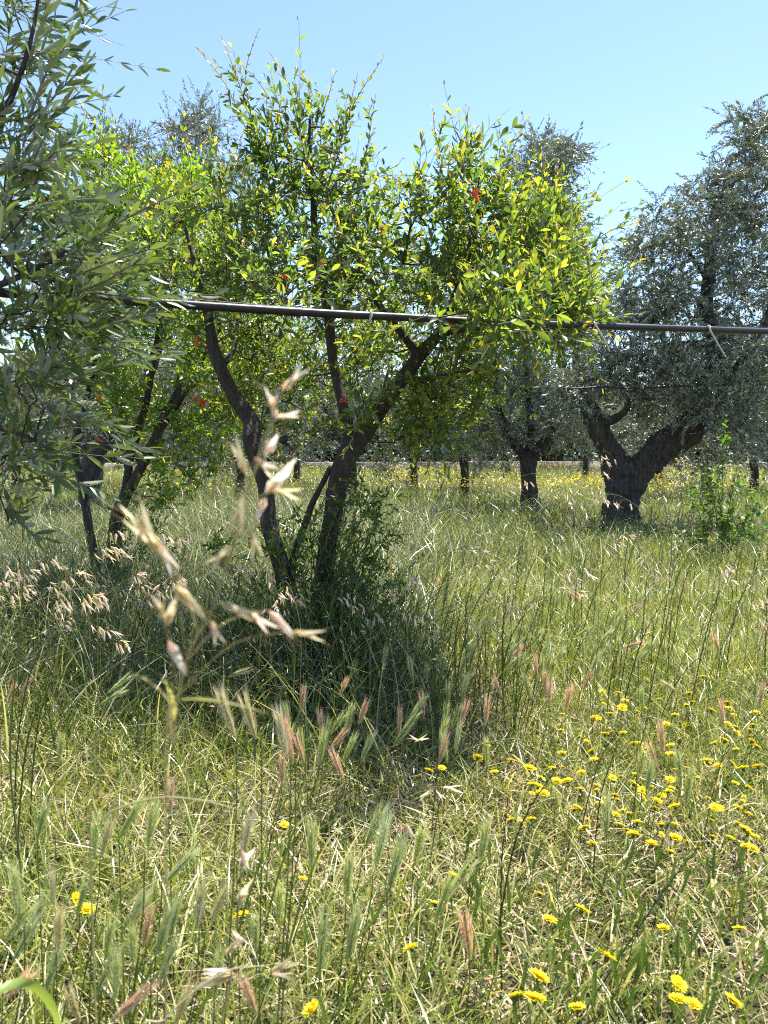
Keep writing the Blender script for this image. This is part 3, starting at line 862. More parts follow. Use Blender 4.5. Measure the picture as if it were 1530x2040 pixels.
# olive behind the left pomegranate
DL = 12.5
rng6 = np.random.default_rng(77)
ol3 = thing('olive_tree', 'silvery olive tree rising behind the left pomegranate tree, its top against the sky', 'tree', P(178, 1028, DL) * [1, 1, 0])
woods = [
    ('trunk', [(178, 1034, 52), (178, 1000, 44), (180, 950, 40), (186, 910, 40), (190, 885, 30)], 20, 16, .1, .12),
    ('limb', [(184, 910, 30), (160, 860, 26), (140, 780, 20), (150, 660, 15), (180, 500, 11), (205, 340, 6)], 26, 10, .1, .06),
    ('limb', [(188, 905, 32), (230, 850, 27), (290, 760, 22), (330, 640, 17), (370, 480, 12), (395, 320, 7)], 28, 10, .1, .06),
]
blobs6 = [
    (220, 300, 55, 70, 12.5, .8, 24), (390, 270, 50, 60, 12.5, .7, 22), (330, 350, 70, 50, 12.5, .8, 20), (450, 360, 70, 50, 12.5, .8, 16), (210, 430, 80, 90, 12.5, 1.0, 24), (380, 460, 130, 100, 12.5, 1.0, 34),
    (150, 640, 110, 120, 12.5, 1.2, 26), (340, 660, 160, 130, 12.7, 1.2, 40), (240, 800, 150, 70, 12.7, 1.2, 26), (480, 700, 110, 110, 12.8, 1.0, 24), (420, 850, 120, 50, 13.0, 1.0, 24), (300, 870, 90, 40, 13.0, 1.0, 14), (560, 800, 70, 80, 13.2, .8, 16),
]
olive(ol3, woods, blobs6, DL, rng6, 8, 24, 0.076, 0.0115, TINY_T, bias=(0.05, 0, 0.3), spread=0.65, tl=(0.25, 0.55), drop=0.08, seed=160)


# farther rows of the grove
def far_olive(px, dep, hpx_top, wpx, seed, label):
    rng = np.random.default_rng(seed)
    gy_ = 890 + CAM_H * F_PX / dep
    root = thing('olive_tree', label, 'tree', P(px, gy_, dep) * [1, 1, 0], 'far olive trees of the grove')
    k = 10.6 / dep
    w = 30 * k
    woods = [
        ('trunk', [(px, gy_ + 4, w * 1.2), (px + 2, gy_ - 60 * k, w * .9), (px - 3, gy_ - 150 * k, w)], 12, 12, .1, .14),
        ('limb', [(px, gy_ - 130 * k, w * .7), (px - 60 * k, gy_ - 230 * k, w * .5), (px - wpx * .5, gy_ - 420 * k, w * .3)], 12, 8, .1, .06),
        ('limb', [(px, gy_ - 130 * k, w * .7), (px + 70 * k, gy_ - 220 * k, w * .5), (px + wpx * .45, gy_ - 430 * k, w * .3)], 12, 8, .1, .06),
    ]
    mid = (hpx_top + gy_ - 45 * k) / 2; hh = (gy_ - 45 * k - hpx_top) / 2
    blobs = [(px, mid, wpx * .8, hh, dep, 1.4, 60)]
    for q in range(6):
        blobs.append((px + rng.uniform(-.8, .8) * wpx, mid + rng.uniform(-.7, .9) * hh, wpx * .4, hh * .45, dep + rng.uniform(-1, 1), .9, 14))
    olive(root, woods, blobs, dep, rng, 6, 16, 0.095, 0.019, TINY_T, tl=(0.3, 0.7), spread=0.8, drop=0.15, seed=seed)


far_olive(822, 21.0, 560, 160, 201, 'far olive tree with thin trunk seen between the right stems and crown of the pomegranate')
far_olive(1312, 24.0, 640, 150, 202, 'far olive tree seen through the fork of the old olive')
far_olive(1502, 19.0, 560, 170, 203, 'far olive tree at the right edge behind the leafy shrub')
far_olive(590, 24.0, 600, 170, 204, 'far olive tree seen between the two stems of the middle pomegranate')
far_olive(380, 22.0, 620, 170, 205, 'far olive tree behind the sawn-off stem at left')
far_olive(30, 20.0, 560, 170, 206, 'far olive tree at the left edge behind the near olive leaves')
far_olive(1010, 30.0, 690, 170, 207, 'far olive tree beyond the low wall behind the slim olive')
far_olive(1165, 28.0, 660, 150, 208, 'far olive tree just left of the forked trunk')

far_olive(478, 18.0, 600, 170, 209, 'far olive tree just left of the middle pomegranate stems')
far_olive(700, 17.5, 590, 170, 210, 'far olive tree directly behind the right stem of the middle pomegranate')
far_olive(255, 19.0, 580, 170, 211, 'far olive tree behind the foot of the left pomegranate')
far_olive(925, 18.0, 600, 150, 212, 'far olive tree in the gap between the middle pomegranate and the slim olive')
far_olive(1405, 17.0, 600, 150, 213, 'far olive tree behind the right limb of the old olive')

# distant wooded edge that closes the view
rng7 = np.random.default_rng(88)
n = 32000
ang = rng7.uniform(-1.25, 1.25, n); rad = rng7.uniform(48, 62, n)
top = 4.2 + 2.0 * lowf(ang * 18, rad * 0.05, 1.0, 2.0)
z = rng7.uniform(0, 1, n) ** 0.8 * top
O = np.stack([np.sin(ang) * rad, np.cos(ang) * rad, z], 1)
Yv = norm(rng7.normal(size=(n, 3)) + UP * .4); Xv = norm(np.cross(Yv, rng7.normal(size=(n, 3)))); Zv = np.cross(Xv, Yv)
V, t, q, c = build_leaves(dict(O=O, X=Xv, Y=Yv, Z=Zv, L=rng7.uniform(.7, 1.5, n), W=rng7.uniform(.26, .5, n), C=PAL_OLV_FAR(n, rng7) * .8), TINY_T)
g = Geo(); g.add(V, t, q, c)
tag(obj('distant_trees', g.mesh('distant_trees', M_OLIVE)), 'dark far-off band of trees closing the view', 'trees', kind='stuff')

# ------------------------------------------------------------------ low wall beyond the meadow
def low_wall():
    root = thing('low_wall', 'long low pale concrete wall at the far edge of the meadow', 'wall', (0, 35.0, 0))
    rng = np.random.default_rng(9)
    x = -26.0; k = 0
    while x < 26:
        w = rng.uniform(2.2, 3.2)
        h = rng.uniform(.32, .46); d = .14
        b = .02
        V = [(x + .01, -d, 0), (x + w - .01, -d, 0), (x + w - .01, d, 0), (x + .01, d, 0), (x + .01, -d, h - b), (x + w - .01, -d, h - b), (x + w - .01, d, h - b), (x + .01, d, h - b),
             (x + .01 + b, -d + b, h), (x + w - .01 - b, -d + b, h), (x + w - .01 - b, d - b, h), (x + .01 + b, d - b, h)]
        Q = [(0, 1, 5, 4), (1, 2, 6, 5), (2, 3, 7, 6), (3, 0, 4, 7), (4, 5, 9, 8), (5, 6, 10, 9), (6, 7, 11, 10), (7, 4, 8, 11), (8, 9, 10, 11)]
        obj('panel', mesh_arrays('panel', np.array(V), None, Q, M_WALL, smooth=False), root)
        x += w + .004; k += 1


low_wall()

# ------------------------------------------------------------------ irrigation pipe
def pipe_y(px):
    k = (px - 765) / F_PX
    return (2.28 + 0.60 * 0.48) / (1 - 0.48 * k)


pp = [(-420, 566), (-200, 572), (0, 583), (150, 592), (300, 602), (400, 609), (640, 624), (800, 632), (960, 641), (1180, 649), (1400, 656), (1530, 660), (1900, 668), (2400, 676)]
pts = np.array([P(a, b, pipe_y(a)) for a, b in pp])
pipe = thing('irrigation_pipe', 'black plastic irrigation pipe strung level through the trees at head height', 'pipe', pts[0])
V, T, Q = tube(pts, np.full(len(pts), 0.0128), 70, 14)
g = Geo(); g.add(V, T, Q); obj('tube', g.mesh('tube', M_PIPE, pts[0]), pipe)
wp = pts + np.array([0, 0.010, 0.0146]) + np.array([[0, 0, 0.004 * math.sin(i * 1.7)] for i in range(len(pts))])
V, T, Q = tube(wp, np.full(len(pts), 0.0016), 70, 6)
g = Geo(); g.add(V, T, Q); obj('support_wire', g.mesh('support_wire', M_WIRE, pts[0]), pipe)
for a, b, pth in [(1182, 649, [(1182, 640), (1196, 664), (1208, 684), (1214, 700)]), (1412, 656, [(1410, 648), (1424, 674), (1438, 698), (1447, 712)]), (738, 628, [(738, 620), (740, 630), (735, 640)])]:
    y = pipe_y(a) - 0.02
    q = np.array([P(u, v, y) for u, v in pth])
    V, T, Q = tube(q, np.linspace(0.0042, 0.0026, len(q)), 12, 5)
    g = Geo(); g.add(V, T, Q)
    # the loop of the tie round the pipe
    c = P(a, b, pipe_y(a)); lp = [c + 0.0150 * np.array([0.15 * math.sin(s), math.cos(s), math.sin(s)]) for s in np.linspace(0, 6.2, 12)]
    V, T, Q = tube(lp, np.full(12, 0.0022), 20, 5); g.add(V, T, Q)
    obj('tie', g.mesh('tie', M_TIE, pts[0]), pipe)

# thin second hose farther off, in the old olive
hp = np.array([P(a, b, 9.4) for a, b in [(1130, 775), (1200, 771), (1245, 773), (1300, 772), (1345, 769), (1420, 768)]])
V, T, Q = tube(hp, np.full(len(hp), 0.011), 30, 8)
g = Geo(); g.add(V, T, Q)
tag(obj('irrigation_hose', g.mesh('irrigation_hose', M_PIPE, hp[0]), None, hp[0]), 'thin dark hose running across the old forked olive below the main pipe', 'hose')

# ------------------------------------------------------------------ leafy shrub at right
rng8 = np.random.default_rng(99)
DS = 7.4
shrub = thing('shrub', 'light green leafy young shrub with upright stems in tall grass at right', 'shrub', P(1425, 1123, DS) * [1, 1, 0])
L = Leaves(); gs = Geo()
tips = [(1440, 885), (1405, 930), (1470, 925), (1380, 985), (1510, 1000), (1430, 960), (1460, 1000), (1400, 1040), (1490, 1060), (1375, 1060), (1520, 1050), (1445, 1040)]
T_ = np.array([P(a, b, DS + rng8.uniform(-.3, .3)) for a, b in tips])
B_ = np.tile(np.array(shrub.location), (len(T_), 1)) + rng8.normal(0, .07, (len(T_), 3)) * [1, 1, 0]
Dv = T_ - B_; Ls = np.linalg.norm(Dv, axis=1); Ds = norm(Dv + UP * .3 * Ls[:, None]); bs = Dv - Ds * Ls[:, None]
V, Q, _ = many_stems(B_, Ds, Ls, bs, 0.008, 0.002, 7, 5); gs.add(V, None, Q)
L.add(*leafy_twigs(B_, Ds, Ls, bs, 40, rng8, 0.060, 0.019, palette=PAL_SHRUB, t0=.3, spread=(.8, 1.3), zup=1.0))
tb = np.repeat(T_, 8, 0) - UP * rng8.uniform(0, .5, (len(T_) * 8, 1)) + rng8.normal(0, .05, (len(T_) * 8, 3))
B4, D4, L4, b4 = twig_bundle(tb, 1, rng8, (.1, .3), (0, 0, .4), .7)
V, Q, _ = many_stems(B4, D4, L4, b4, 0.003, 0.001); gs.add(V, None, Q)
L.add(*leafy_twigs(B4, D4, L4, b4, 12, rng8, 0.060, 0.019, palette=PAL_SHRUB, spread=(.8, 1.3), zup=1.0))
obj('stems', gs.mesh('stems', M_TWIG, shrub.location), shrub)
V, t, q, c = build_leaves(L.cat(), leaf_template('full', .15, .06)); g = Geo(); g.add(V, t, q, c)
tag(obj('foliage', g.mesh('foliage', M_SHRUB, shrub.location), shrub), kind='stuff')


# ------------------------------------------------------------------ meadow
def wedge(n, d0, d1, rng, power=1.0, margin=1.2):
    """points of the ground in and around the view between two distances"""
    u = rng.uniform(size=n)
    y = (d0 ** power + u * (d1 ** power - d0 ** power)) ** (1 / power)
    x = rng.uniform(-1, 1, n) * (0.56 * y + margin)
    return x, y


def blades(x, y, H, lean, curl, width, rng, segs=3, flat=0.0, lift=0.0):
    """ribbons: n blades of grass with segs rows and a tip"""
    n = len(x)
    z0 = ground_z(x, y) + rng.uniform(0, 1, n) ** 2 * lift
    az = rng.uniform(0, 2 * math.pi, n)
    ld = np.stack([np.cos(az), np.sin(az), np.zeros(n)], 1)
    fa = az + rng.normal(math.pi / 2, 0.7, n)
    sd = np.stack([np.cos(fa), np.sin(fa), rng.normal(0, 0.2, n)], 1)
    t = np.linspace(0, 1, segs + 1)
    out = lean[:, None] * t + curl[:, None] * t ** 2
    rise = t[None] * (1 - flat) - 0.42 * curl[:, None] * t[None] ** 2.4
    c = np.stack([x, y, z0], 1)[:, None] + ld[:, None] * (H[:, None] * out)[..., None] + UP * (H[:, None] * rise)[..., None]
    w = width[:, None] * (1 - t[None] ** 1.6) * 0.5
    Lf = c[:, :-1] - sd[:, None] * w[:, :-1, None]
    Rt = c[:, :-1] + sd[:, None] * w[:, :-1, None]
    V = np.concatenate([np.stack([Lf, Rt], 2).reshape(n, -1, 3), c[:, -1:]], 1)
    k = 2 * segs + 1
    q = np.array([(2 * i, 2 * i + 1, 2 * i + 3, 2 * i + 2) for i in range(segs - 1)]).reshape(-1, 4)
    tr = np.array([(2 * segs - 2, 2 * segs - 1, 2 * segs)])
    off = (np.arange(n) * k)[:, None, None]
    return V.reshape(-1, 3), (tr[None] + off).reshape(-1, 3), (q[None] + off).reshape(-1, 4) if len(q) else None, k


G1 = np.array([(0.14, 0.195, 0.034), (0.20, 0.25, 0.045), (0.27, 0.29, 0.06), (0.075, 0.12, 0.024), (0.50, 0.44, 0.22)])
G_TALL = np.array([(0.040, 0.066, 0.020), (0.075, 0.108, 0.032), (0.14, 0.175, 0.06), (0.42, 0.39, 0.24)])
DRYC = np.array([(0.46, 0.37, 0.20), (0.58, 0.49, 0.30), (0.33, 0.24, 0.12), (0.66, 0.59, 0.44)])


def gcol(n, cols, w, rng, var=.2):
    w = np.array(w, float) / sum(w)
    return cols[rng.choice(len(cols), n, p=w)] * rng.uniform(1 - var, 1 + var, (n, 1))


def grass_object(name, label, x, y, H, lean, curl, width, col, rng, mat, segs=3, flat=0.0, lift=0.0):
    V, t, q, k = blades(x, y, H, lean, curl, width, rng, segs, flat, lift)
    me = mesh_arrays(name, V, t, q, mat, np.repeat(col, k, 0))
    return tag(obj(name, me), label, 'grass', kind='stuff')


rg = np.random.default_rng(123)
# short green sward
n = 90000
x, y = wedge(n, 0.7, 5.4, rg, 1.6, 0.9)
pt = lowf(x, y, 1.6, 1.0)
keep = rg.uniform(size=n) < 0.35 + 0.65 * pt
x, y, pt = x[keep], y[keep], pt[keep]; n = len(x)
H = rg.uniform(.05, .20, n) * (0.7 + 0.6 * pt) * (1 + 0.25 * np.clip(y - 2.5, 0, 2))
grass_object('short_grass', 'short bright green grass covering the near meadow', x, y, H, rg.uniform(0, .5, n), rg.uniform(.1, .9, n), np.where(rg.uniform(size=n) < .12, rg.uniform(.006, .0095, n), rg.uniform(.0028, .0062, n)),
             gcol(n, G1, [2.2, 3, 3, 2.4, 2.8], rg), rg, M_GRASS)
# dry straw lying among it
n = 50000
x, y = wedge(n, 0.7, 5.0, rg, 1.5, 0.9)
pt = lowf(x, y, 1.6, 4.0); keep = rg.uniform(size=n) < 0.25 + 0.75 * pt
x, y = x[keep], y[keep]; n = len(x)
H = rg.uniform(.035, .115, n)
grass_object('dry_grass_litter', 'pale dry straw and dead blades lying in the grass', x, y, H, rg.uniform(.5, 1.2, n), rg.uniform(0, .45, n), rg.uniform(.003, .0075, n),
             gcol(n, DRYC, [3, 3, 3, 1.6], rg, .3), rg, M_DRY, 3, 0.55, 0.06)


def tall(name, label, n, d0, d1, power, Hr, w, cols, cw, mask, segs=4, lean=(.02, .55), curl=(.05, .95), margin=1.0, mat=None):
    x, y = wedge(n, d0, d1, rg, power, margin)
    k = rg.uniform(size=n) < mask(x, y)
    x, y = x[k], y[k]; n = len(x)
    H = rg.uniform(Hr[0], Hr[1], n) * (0.75 + 0.5 * lowf(x, y, .9, 3.0))
    return grass_object(name, label, x, y, H, rg.uniform(*lean, n), rg.uniform(*curl, n), rg.uniform(w[0], w[1], n), gcol(n, cols, cw, rg), rg, mat or M_GRASS, segs)


def left_mask(x, y):      # tall rank growth round the stems and to the left
    return np.clip(1.0 - (x - 0.15) / 0.5, 0.0, 1) * np.clip((y - 2.4) / 0.7, 0, 1)


def right_mask(x, y):
    return np.clip((x + 0.1) / 0.5, 0.0, 1) * np.clip((y - 2.6) / 1.2, 0, 1)


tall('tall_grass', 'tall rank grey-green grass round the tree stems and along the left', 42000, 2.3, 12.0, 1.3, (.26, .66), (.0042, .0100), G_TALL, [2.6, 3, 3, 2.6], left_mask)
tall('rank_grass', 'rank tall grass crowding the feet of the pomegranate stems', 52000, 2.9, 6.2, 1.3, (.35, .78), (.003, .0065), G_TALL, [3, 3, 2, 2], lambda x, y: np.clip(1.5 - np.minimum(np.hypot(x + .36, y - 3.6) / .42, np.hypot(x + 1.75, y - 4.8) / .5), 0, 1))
tall('meadow_grass', 'fresh yellow-green grass of the open meadow at right', 36000, 2.6, 9.5, 1.5, (.10, .32), (.0034, .0068), G1, [2, 3, 3.4, 1.6, 2.2], right_mask)
tall('grass_stems', 'thin dark upright grass stems standing above the meadow', 4200, 2.6, 9.0, 1.4, (.34, .62), (.0026, .0042), G_TALL, [4, 3, 1, .5],
     lambda x, y: 0.25 + 0.75 * lowf(x, y, 1.3, 6.0), 5, (.0, .14), (.0, .22))
tall('rough_grass', 'tall dark rough grass round the feet of the olive trees', 16000, 6.5, 13.5, 1.3, (.22, .55), (.005, .011), G_TALL, [3, 3, 2, 1.2], lambda x, y: np.clip(lowf(x, y, .45, 5.0) * 2.4 - .4, 0, 1), 3)
tall('far_meadow_grass', 'grass of the far meadow below the olive trees', 50000, 8.5, 36, 1.35, (.18, .38), (.008, .019), np.vstack([G1[:3], G_TALL[:2]]), [2, 3, 3, 1.5, 1.5], lambda x, y: 0 * x + 1, 2, margin=2)


# loose pale seed heads at the tops of the tall grass
def seed_heads(name, label, n, d0, d1, mask, zr, L, W, cols, w):
    x, y = wedge(n, d0, d1, rg, 1.4, 1.0)
    k = rg.uniform(size=n) < mask(x, y); x, y = x[k], y[k]; n = len(x)
    O = np.stack([x, y, ground_z(x, y) + rg.uniform(zr[0], zr[1], n) * (0.75 + 0.5 * lowf(x, y, .9, 3.0))], 1)
    a = rg.uniform(0, 6.28, n)
    Yv = norm(np.stack([np.cos(a), np.sin(a), rg.normal(-.2, .8, n)], 1)); Xv = norm(np.cross(Yv, rg.normal(size=(n, 3)))); Zv = np.cross(Xv, Yv)
    V, t, q, c = build_leaves(dict(O=O, X=Xv, Y=Yv, Z=Zv, L=rg.uniform(L[0], L[1], n), W=rg.uniform(W[0], W[1], n), C=gcol(n, cols, w, rg)), leaf_template('mid', .15, .04))
    g = Geo(); g.add(V, t, q, c)
    return tag(obj(name, g.mesh(name, M_DRY)), label, 'seed heads', kind='stuff')


STRAW = np.array([(.62, .54, .38), (.48, .42, .24), (.34, .34, .16), (.55, .42, .32)])
seed_heads('grass_seed_heads', 'pale loose seed heads over the tall grass at left', 15000, 2.4, 8.5, left_mask, (.2, .58), (.012, .03), (.0015, .003), STRAW, [3, 3, 3, 1])
seed_heads('meadow_seed_heads', 'pale and pinkish seed heads over the open meadow', 9000, 2.6, 9.5, right_mask, (.12, .42), (.014, .035), (.0015, .003), STRAW, [2, 3, 3, 2])
seed_heads('far_seed_heads', 'pale seed heads over the far meadow', 8000, 8, 30, lambda x, y: 0 * x + 1, (.15, .42), (.03, .06), (.005, .009), STRAW, [2, 3, 3, 1])


def in_ground(px, py, z):
    return PZ(px, py, z)


# ------------------------------------------------------------------ wild barley
def barley_ear(rng, c_body, c_awn, length=0.062):
    """flattened spike of bristly spikelets along +Z"""
    g = Geo()
    V, T, Q = tube([(0, 0, 0), (0, 0, length)], [0.0011, 0.0006], 4, 4, cap=False); g.add(V, None, Q, c_body)
    tm = leaf_template('mid', .03, .05)
    rows = 17
    O, X, Y, Z, Lh, W, Cc = [], [], [], [], [], [], []
    AV, AT, AC = [], [], []
    for k in range(rows):
        z = length * k / rows; s = 0.8 + 0.4 * math.sin(math.pi * (k + 2) / (rows + 2))
        for m in range(3):
            a = (k % 2) * math.pi + (m - 1) * 0.9 + rng.normal(0, .15)
            rd = np.array([math.cos(a), math.sin(a) * .6, 0]); y = norm(rd * 0.30 + UP); x = norm(np.cross(y, rd + UP * .01))
            O.append(rd * .0012 + UP * z); X.append(x); Y.append(y); Z.append(np.cross(x, y)); Lh.append(.011 * s); W.append(.0014 * s)
            Cc.append(c_body * rng.uniform(.8, 1.2))
            for q in range(2):
                st = O[-1] + y * .009 * s
                d = norm(rd * rng.uniform(.06, .24) + UP + rng.normal(0, .06, 3)); ln = rng.uniform(.024, .042) * s
                w = norm(np.cross(d, rng.normal(size=3))) * .00055
                i = len(AV); AV += [st - w, st + w, st + d * ln]; AT.append((i, i + 1, i + 2))
                cc = c_awn * rng.uniform(.85, 1.15); AC += [c_body * .5 + cc * .5] * 2 + [cc]
    V, t, q, c = build_leaves(dict(O=np.array(O), X=np.array(X), Y=np.array(Y), Z=np.array(Z), L=np.array(Lh), W=np.array(W), C=np.array(Cc)), tm)
    g.add(V, t, q, c); g.add(np.array(AV), np.array(AT), None, np.array(AC))
    return g.mesh('ear', M_GRASS, smooth=False)


rb = np.random.default_rng(321)
EARS = {
    'green': [barley_ear(rb, np.array([.33, .39, .14]), np.array([.62, .64, .40])) for _ in range(3)],
    'pink': [barley_ear(rb, np.array([.44, .38, .22]), np.array([.85, .52, .52])) for _ in range(3)],
    'pale': [barley_ear(rb, np.array([.45, .42, .24]), np.array([.70, .60, .50])) for _ in range(3)],
}
STALKS = []
for _ in range(4):
    b_ = rb.normal(0, .03, 2)
    V, T, Q = tube([(b_[0], b_[1], 0), (b_[0] * .6, b_[1] * .6, .4), (b_[0] * .1, b_[1] * .1, .8), (0, 0, 1)], [.0013, .0012, .0010, .0009], 8, 4, cap=False)
    g = Geo(); g.add(V, None, Q, np.array([.12, .15, .04]))
    bl = dict(O=[(b_[0] * .5, b_[1] * .5, .5)], X=[(0, 1, 0)], Y=[norm(np.array([.12, .03, 1]))], Z=[norm(np.array([-1, 0, .12]))], L=[.34], W=[.0028], C=[(.13, .18, .03)])
    V, t, q, c = build_leaves({k: np.array(v, float) for k, v in bl.items()}, leaf_template('full', .08, .01)); g.add(V, t, q, c)
    STALKS.append(g.mesh('stalk', M_GRASS))


def zone(px, py):
    if px < 420: return 'at left before the left pomegranate stems' if py < 1560 else 'in the sun at lower left'
    if px < 900: return 'in the shade before the middle pomegranate' if py < 1530 else 'in the sunny straw below the tree shadow'
    if py < 1190: return 'in the open meadow before the slim olive trunk' if px < 1200 else 'in the meadow before the forked olive'
    if py < 1360: return 'in the dense green patch right of the middle pomegranate' if px < 1300 else 'near the right edge above the yellow flowers'
    if py < 1480: return 'just left of the yellow flower patch' if px < 1180 else 'in the upper half of the yellow flower patch'
    if py < 1640: return 'at the left end of the yellow flower patch' if px < 1180 else 'in the lower half of the yellow flower patch'
    if py < 1830: return 'in the grass right below the yellow flower patch' if px > 1180 else 'in the grass below centre, right of the tree shadow'
    return 'in the nearest grass at the bottom right' if px > 1180 else 'in the nearest grass at the bottom, right of centre'


def barley(px, py, kind, lean, h=None, size=1.0, label=None, y=None, group=True):
    """an ear whose middle shows at (px, py); lean in degrees, to the right positive"""
    if y is None:
        h = h if h is not None else rb.uniform(.20, .30)
        top = PZ(px, py, h)
    else:
        top = P(px, py, y); h = top[2]
    gz = float(ground_z(top[0], top[1]))
    lr = math.radians(lean)
    base = np.array([top[0] - math.sin(lr) * .05, top[1] + rb.uniform(-.03, .06), gz])
    lab = label or {'green': 'green', 'pink': 'pink-tinged', 'pale': 'pale straw-coloured'}[kind] + ' bristly barley ear ' + zone(px, py)
    r = thing('wild_barley', lab, 'barley', base, (kind + ' barley ears ' + zone(px, py)) if label is None else None)
    ear_base = np.array([top[0] - math.sin(lr) * .03 * size, top[1], top[2] - math.cos(lr) * .03 * size]) - base
    s = obj('stalk', STALKS[rb.integers(4)], r)
    s.matrix_local = Matrix(((1, 0, ear_base[0], 0), (0, 1, ear_base[1], 0), (0, 0, ear_base[2], 0), (0, 0, 0, 1)))
    e = obj('ear', EARS[kind][rb.integers(3)], r, ear_base)
    e.rotation_euler = (rb.normal(0, .15), lr, rb.uniform(-.6, .6)); e.scale = (size,) * 3


for a in [(722, 1425, 'pink', 22), (920, 1432, 'pink', 18), (842, 1412, 'pink', -6), (562, 1545, 'pink', 3), (676, 1535, 'pink', -22), (1168, 1365, 'pink', 25), (1068, 1335, 'pink', -4),
          (1255, 1287, 'pink', 75), (1025, 1305, 'pink', 55), (1318, 1480, 'pink', -8), (1305, 1520, 'pink', -18), (1130, 1400, 'pink', 10), (968, 1425, 'pink', 5), (470, 1342, 'pale', 70), (602, 1400, 'pink', 8),
          (1430, 1290, 'pink', -20), (1080, 1200, 'pink', -30), (1150, 1195, 'pink', -45), (1010, 1225, 'pink', 20), (1440, 1430, 'pink', -5), (930, 1870, 'pink', -8), (1265, 1220, 'pink', 40), (880, 1170, 'pink', -20), (1360, 1180, 'pink', 30),
          (650, 1470, 'green', 12), (690, 1500, 'green', 20), (730, 1500, 'green', 30), (640, 1500, 'green', 8), (795, 1470, 'green', 35), (880, 1470, 'green', 12), (915, 1480, 'green', 20), (1290, 1560, 'green', 5), (1275, 1530, 'green', 10),
          (1355, 1545, 'green', -6), (1370, 1575, 'green', 8), (1210, 1640, 'green', 4), (765, 1320, 'green', 10), (820, 1345, 'green', -10), (880, 1330, 'green', 6), (835, 1290, 'green', 14), (700, 1345, 'green', 18),
          (740, 1660, 'green', 25, .30), (765, 1700, 'green', 28, .32), (690, 1760, 'green', 2, .30), (785, 1745, 'green', 18, .30), (835, 1690, 'green', 15, .3), (905, 1760, 'green', 35, .25), (620, 1700, 'green', 0, .3), (565, 1810, 'green', 10, .32),
          (880, 1800, 'green', 20, .25), (700, 1880, 'green', 12, .25), (640, 1900, 'green', 5, .25), (960, 1690, 'green', 6, .25), (120, 1500, 'green', 12), (20, 1390, 'pink', 22), (45, 1380, 'pink', 25), (230, 1370, 'green', 55), (215, 1395, 'green', 60)]:
    barley(*a[:4], h=a[4] if len(a) > 4 else None, size=1.25 if a[1] > 1600 else 1.15)
for _ in range(46):     # the green patch in the sunlit middle
    barley(rb.uniform(1010, 1290), rb.uniform(1195, 1345), 'green', rb.normal(22, 22), size=1.1)
for _ in range(26):
    px_, py_ = rb.uniform(880, 1530), rb.uniform(1150, 1420)
    barley(px_, py_, rb.choice(['green', 'green', 'pink', 'pale']), rb.normal(10, 25), size=1.05)
for _ in range(22):
    barley(rb.uniform(560, 1000), rb.uniform(1330, 1520), rb.choice(['green', 'green', 'green', 'pink']), rb.normal(8, 18), size=1.05)
# ears close to the viewer at lower left, out of focus
for px_, py_, kd, ln, yy in [(255, 1640, 'green', 30, 1.05), (300, 1660, 'green', 10, 1.0), (190, 1680, 'green', 6, 1.1), (350, 1740, 'green', 50, 1.15), (120, 1860, 'pale', 8, .95), (215, 1880, 'green', 12, 1.0),
                             (70, 1840, 'green', 20, 1.1), (40, 1890, 'green', 30, 1.05), (260, 1830, 'green', 35, 1.05), (290, 1860, 'pink', 12, 1.15), (160, 1800, 'green', 15, 1.2), (560, 1480, 'pale', -18, 1.0), (575, 1490, 'pink', -12, 1.05),
                             (500, 1440, 'pale', -15, 1.05), (455, 1435, 'pale', -20, 1.0), (340, 1600, 'pink', 4, 1.5), (30, 1960, 'pink', 40, .9), (430, 1960, 'green', 8, 1.0), (230, 1960, 'green', 4, .95), (500, 1990, 'pink', -15, 1.0), (250, 2010, 'pink', 50, .9),
                             (100, 1950, 'green', 22, 1.0), (330, 1930, 'green', 25, 1.05)] + [(rb.uniform(0, 520), rb.uniform(1640, 2020), rb.choice(['green', 'green', 'pale']), rb.normal(16, 14), rb.uniform(.85, 1.3)) for _ in range(16)]:
    barley(px_, py_, kd, ln, y=yy, size=.82, label='%s barley ear close to the viewer at lower left, softly out of focus' % {'green': 'green', 'pink': 'pinkish', 'pale': 'pale'}[kd])
for o in C.objects:
    if o.get('label', '').endswith('softly out of focus'): o['group'] = o['label'].split()[0] + ' out-of-focus barley at lower left'


# ------------------------------------------------------------------ wild oats
def spikelet_mesh(rng, c1, c2):
    """two papery husks open along +Z, a floret and two bent awns between them"""
    d = dict(O=[], X=[], Y=[], Z=[], L=[], W=[], C=[])

    def lf(dirv, nrm, L_, W_, col):
        y = norm(np.array(dirv, float)); x = norm(np.cross(y, np.array(nrm, float))); zz = np.cross(x, y)
        for k, v in zip('OXYZLWC', ((0, 0, 0), x, y, zz, L_, W_, col)): d[k].append(v)
    lf((.22, 0, 1), (-1, 0, .1), .028, .0031, c1); lf((-.26, .03, 1), (1, 0, .1), .027, .0031, c1 * .95)
    lf((.02, .08, 1), (0, -1, .1), .019, .0022, c2); lf((-.03, -.08, 1), (0, 1, .1), .018, .0020, c2 * 1.1)
    g = Geo()
    V, t, q, c = build_leaves({k: np.array(v, float) for k, v in d.items()}, leaf_template('full', -.06, .09, (1.0, .8, .35))); g.add(V, t, q, c)
    for s in (-1, 1):
        V, T, Q = tube([(0, 0, .008), (s * .003, .002, .020), (s * .010, .003, .034)], [.00035, .0003, .0001], 6, 3, cap=False); g.add(V, None, Q, c2 * .8)
    return g.mesh('spikelet', M_PAPER)


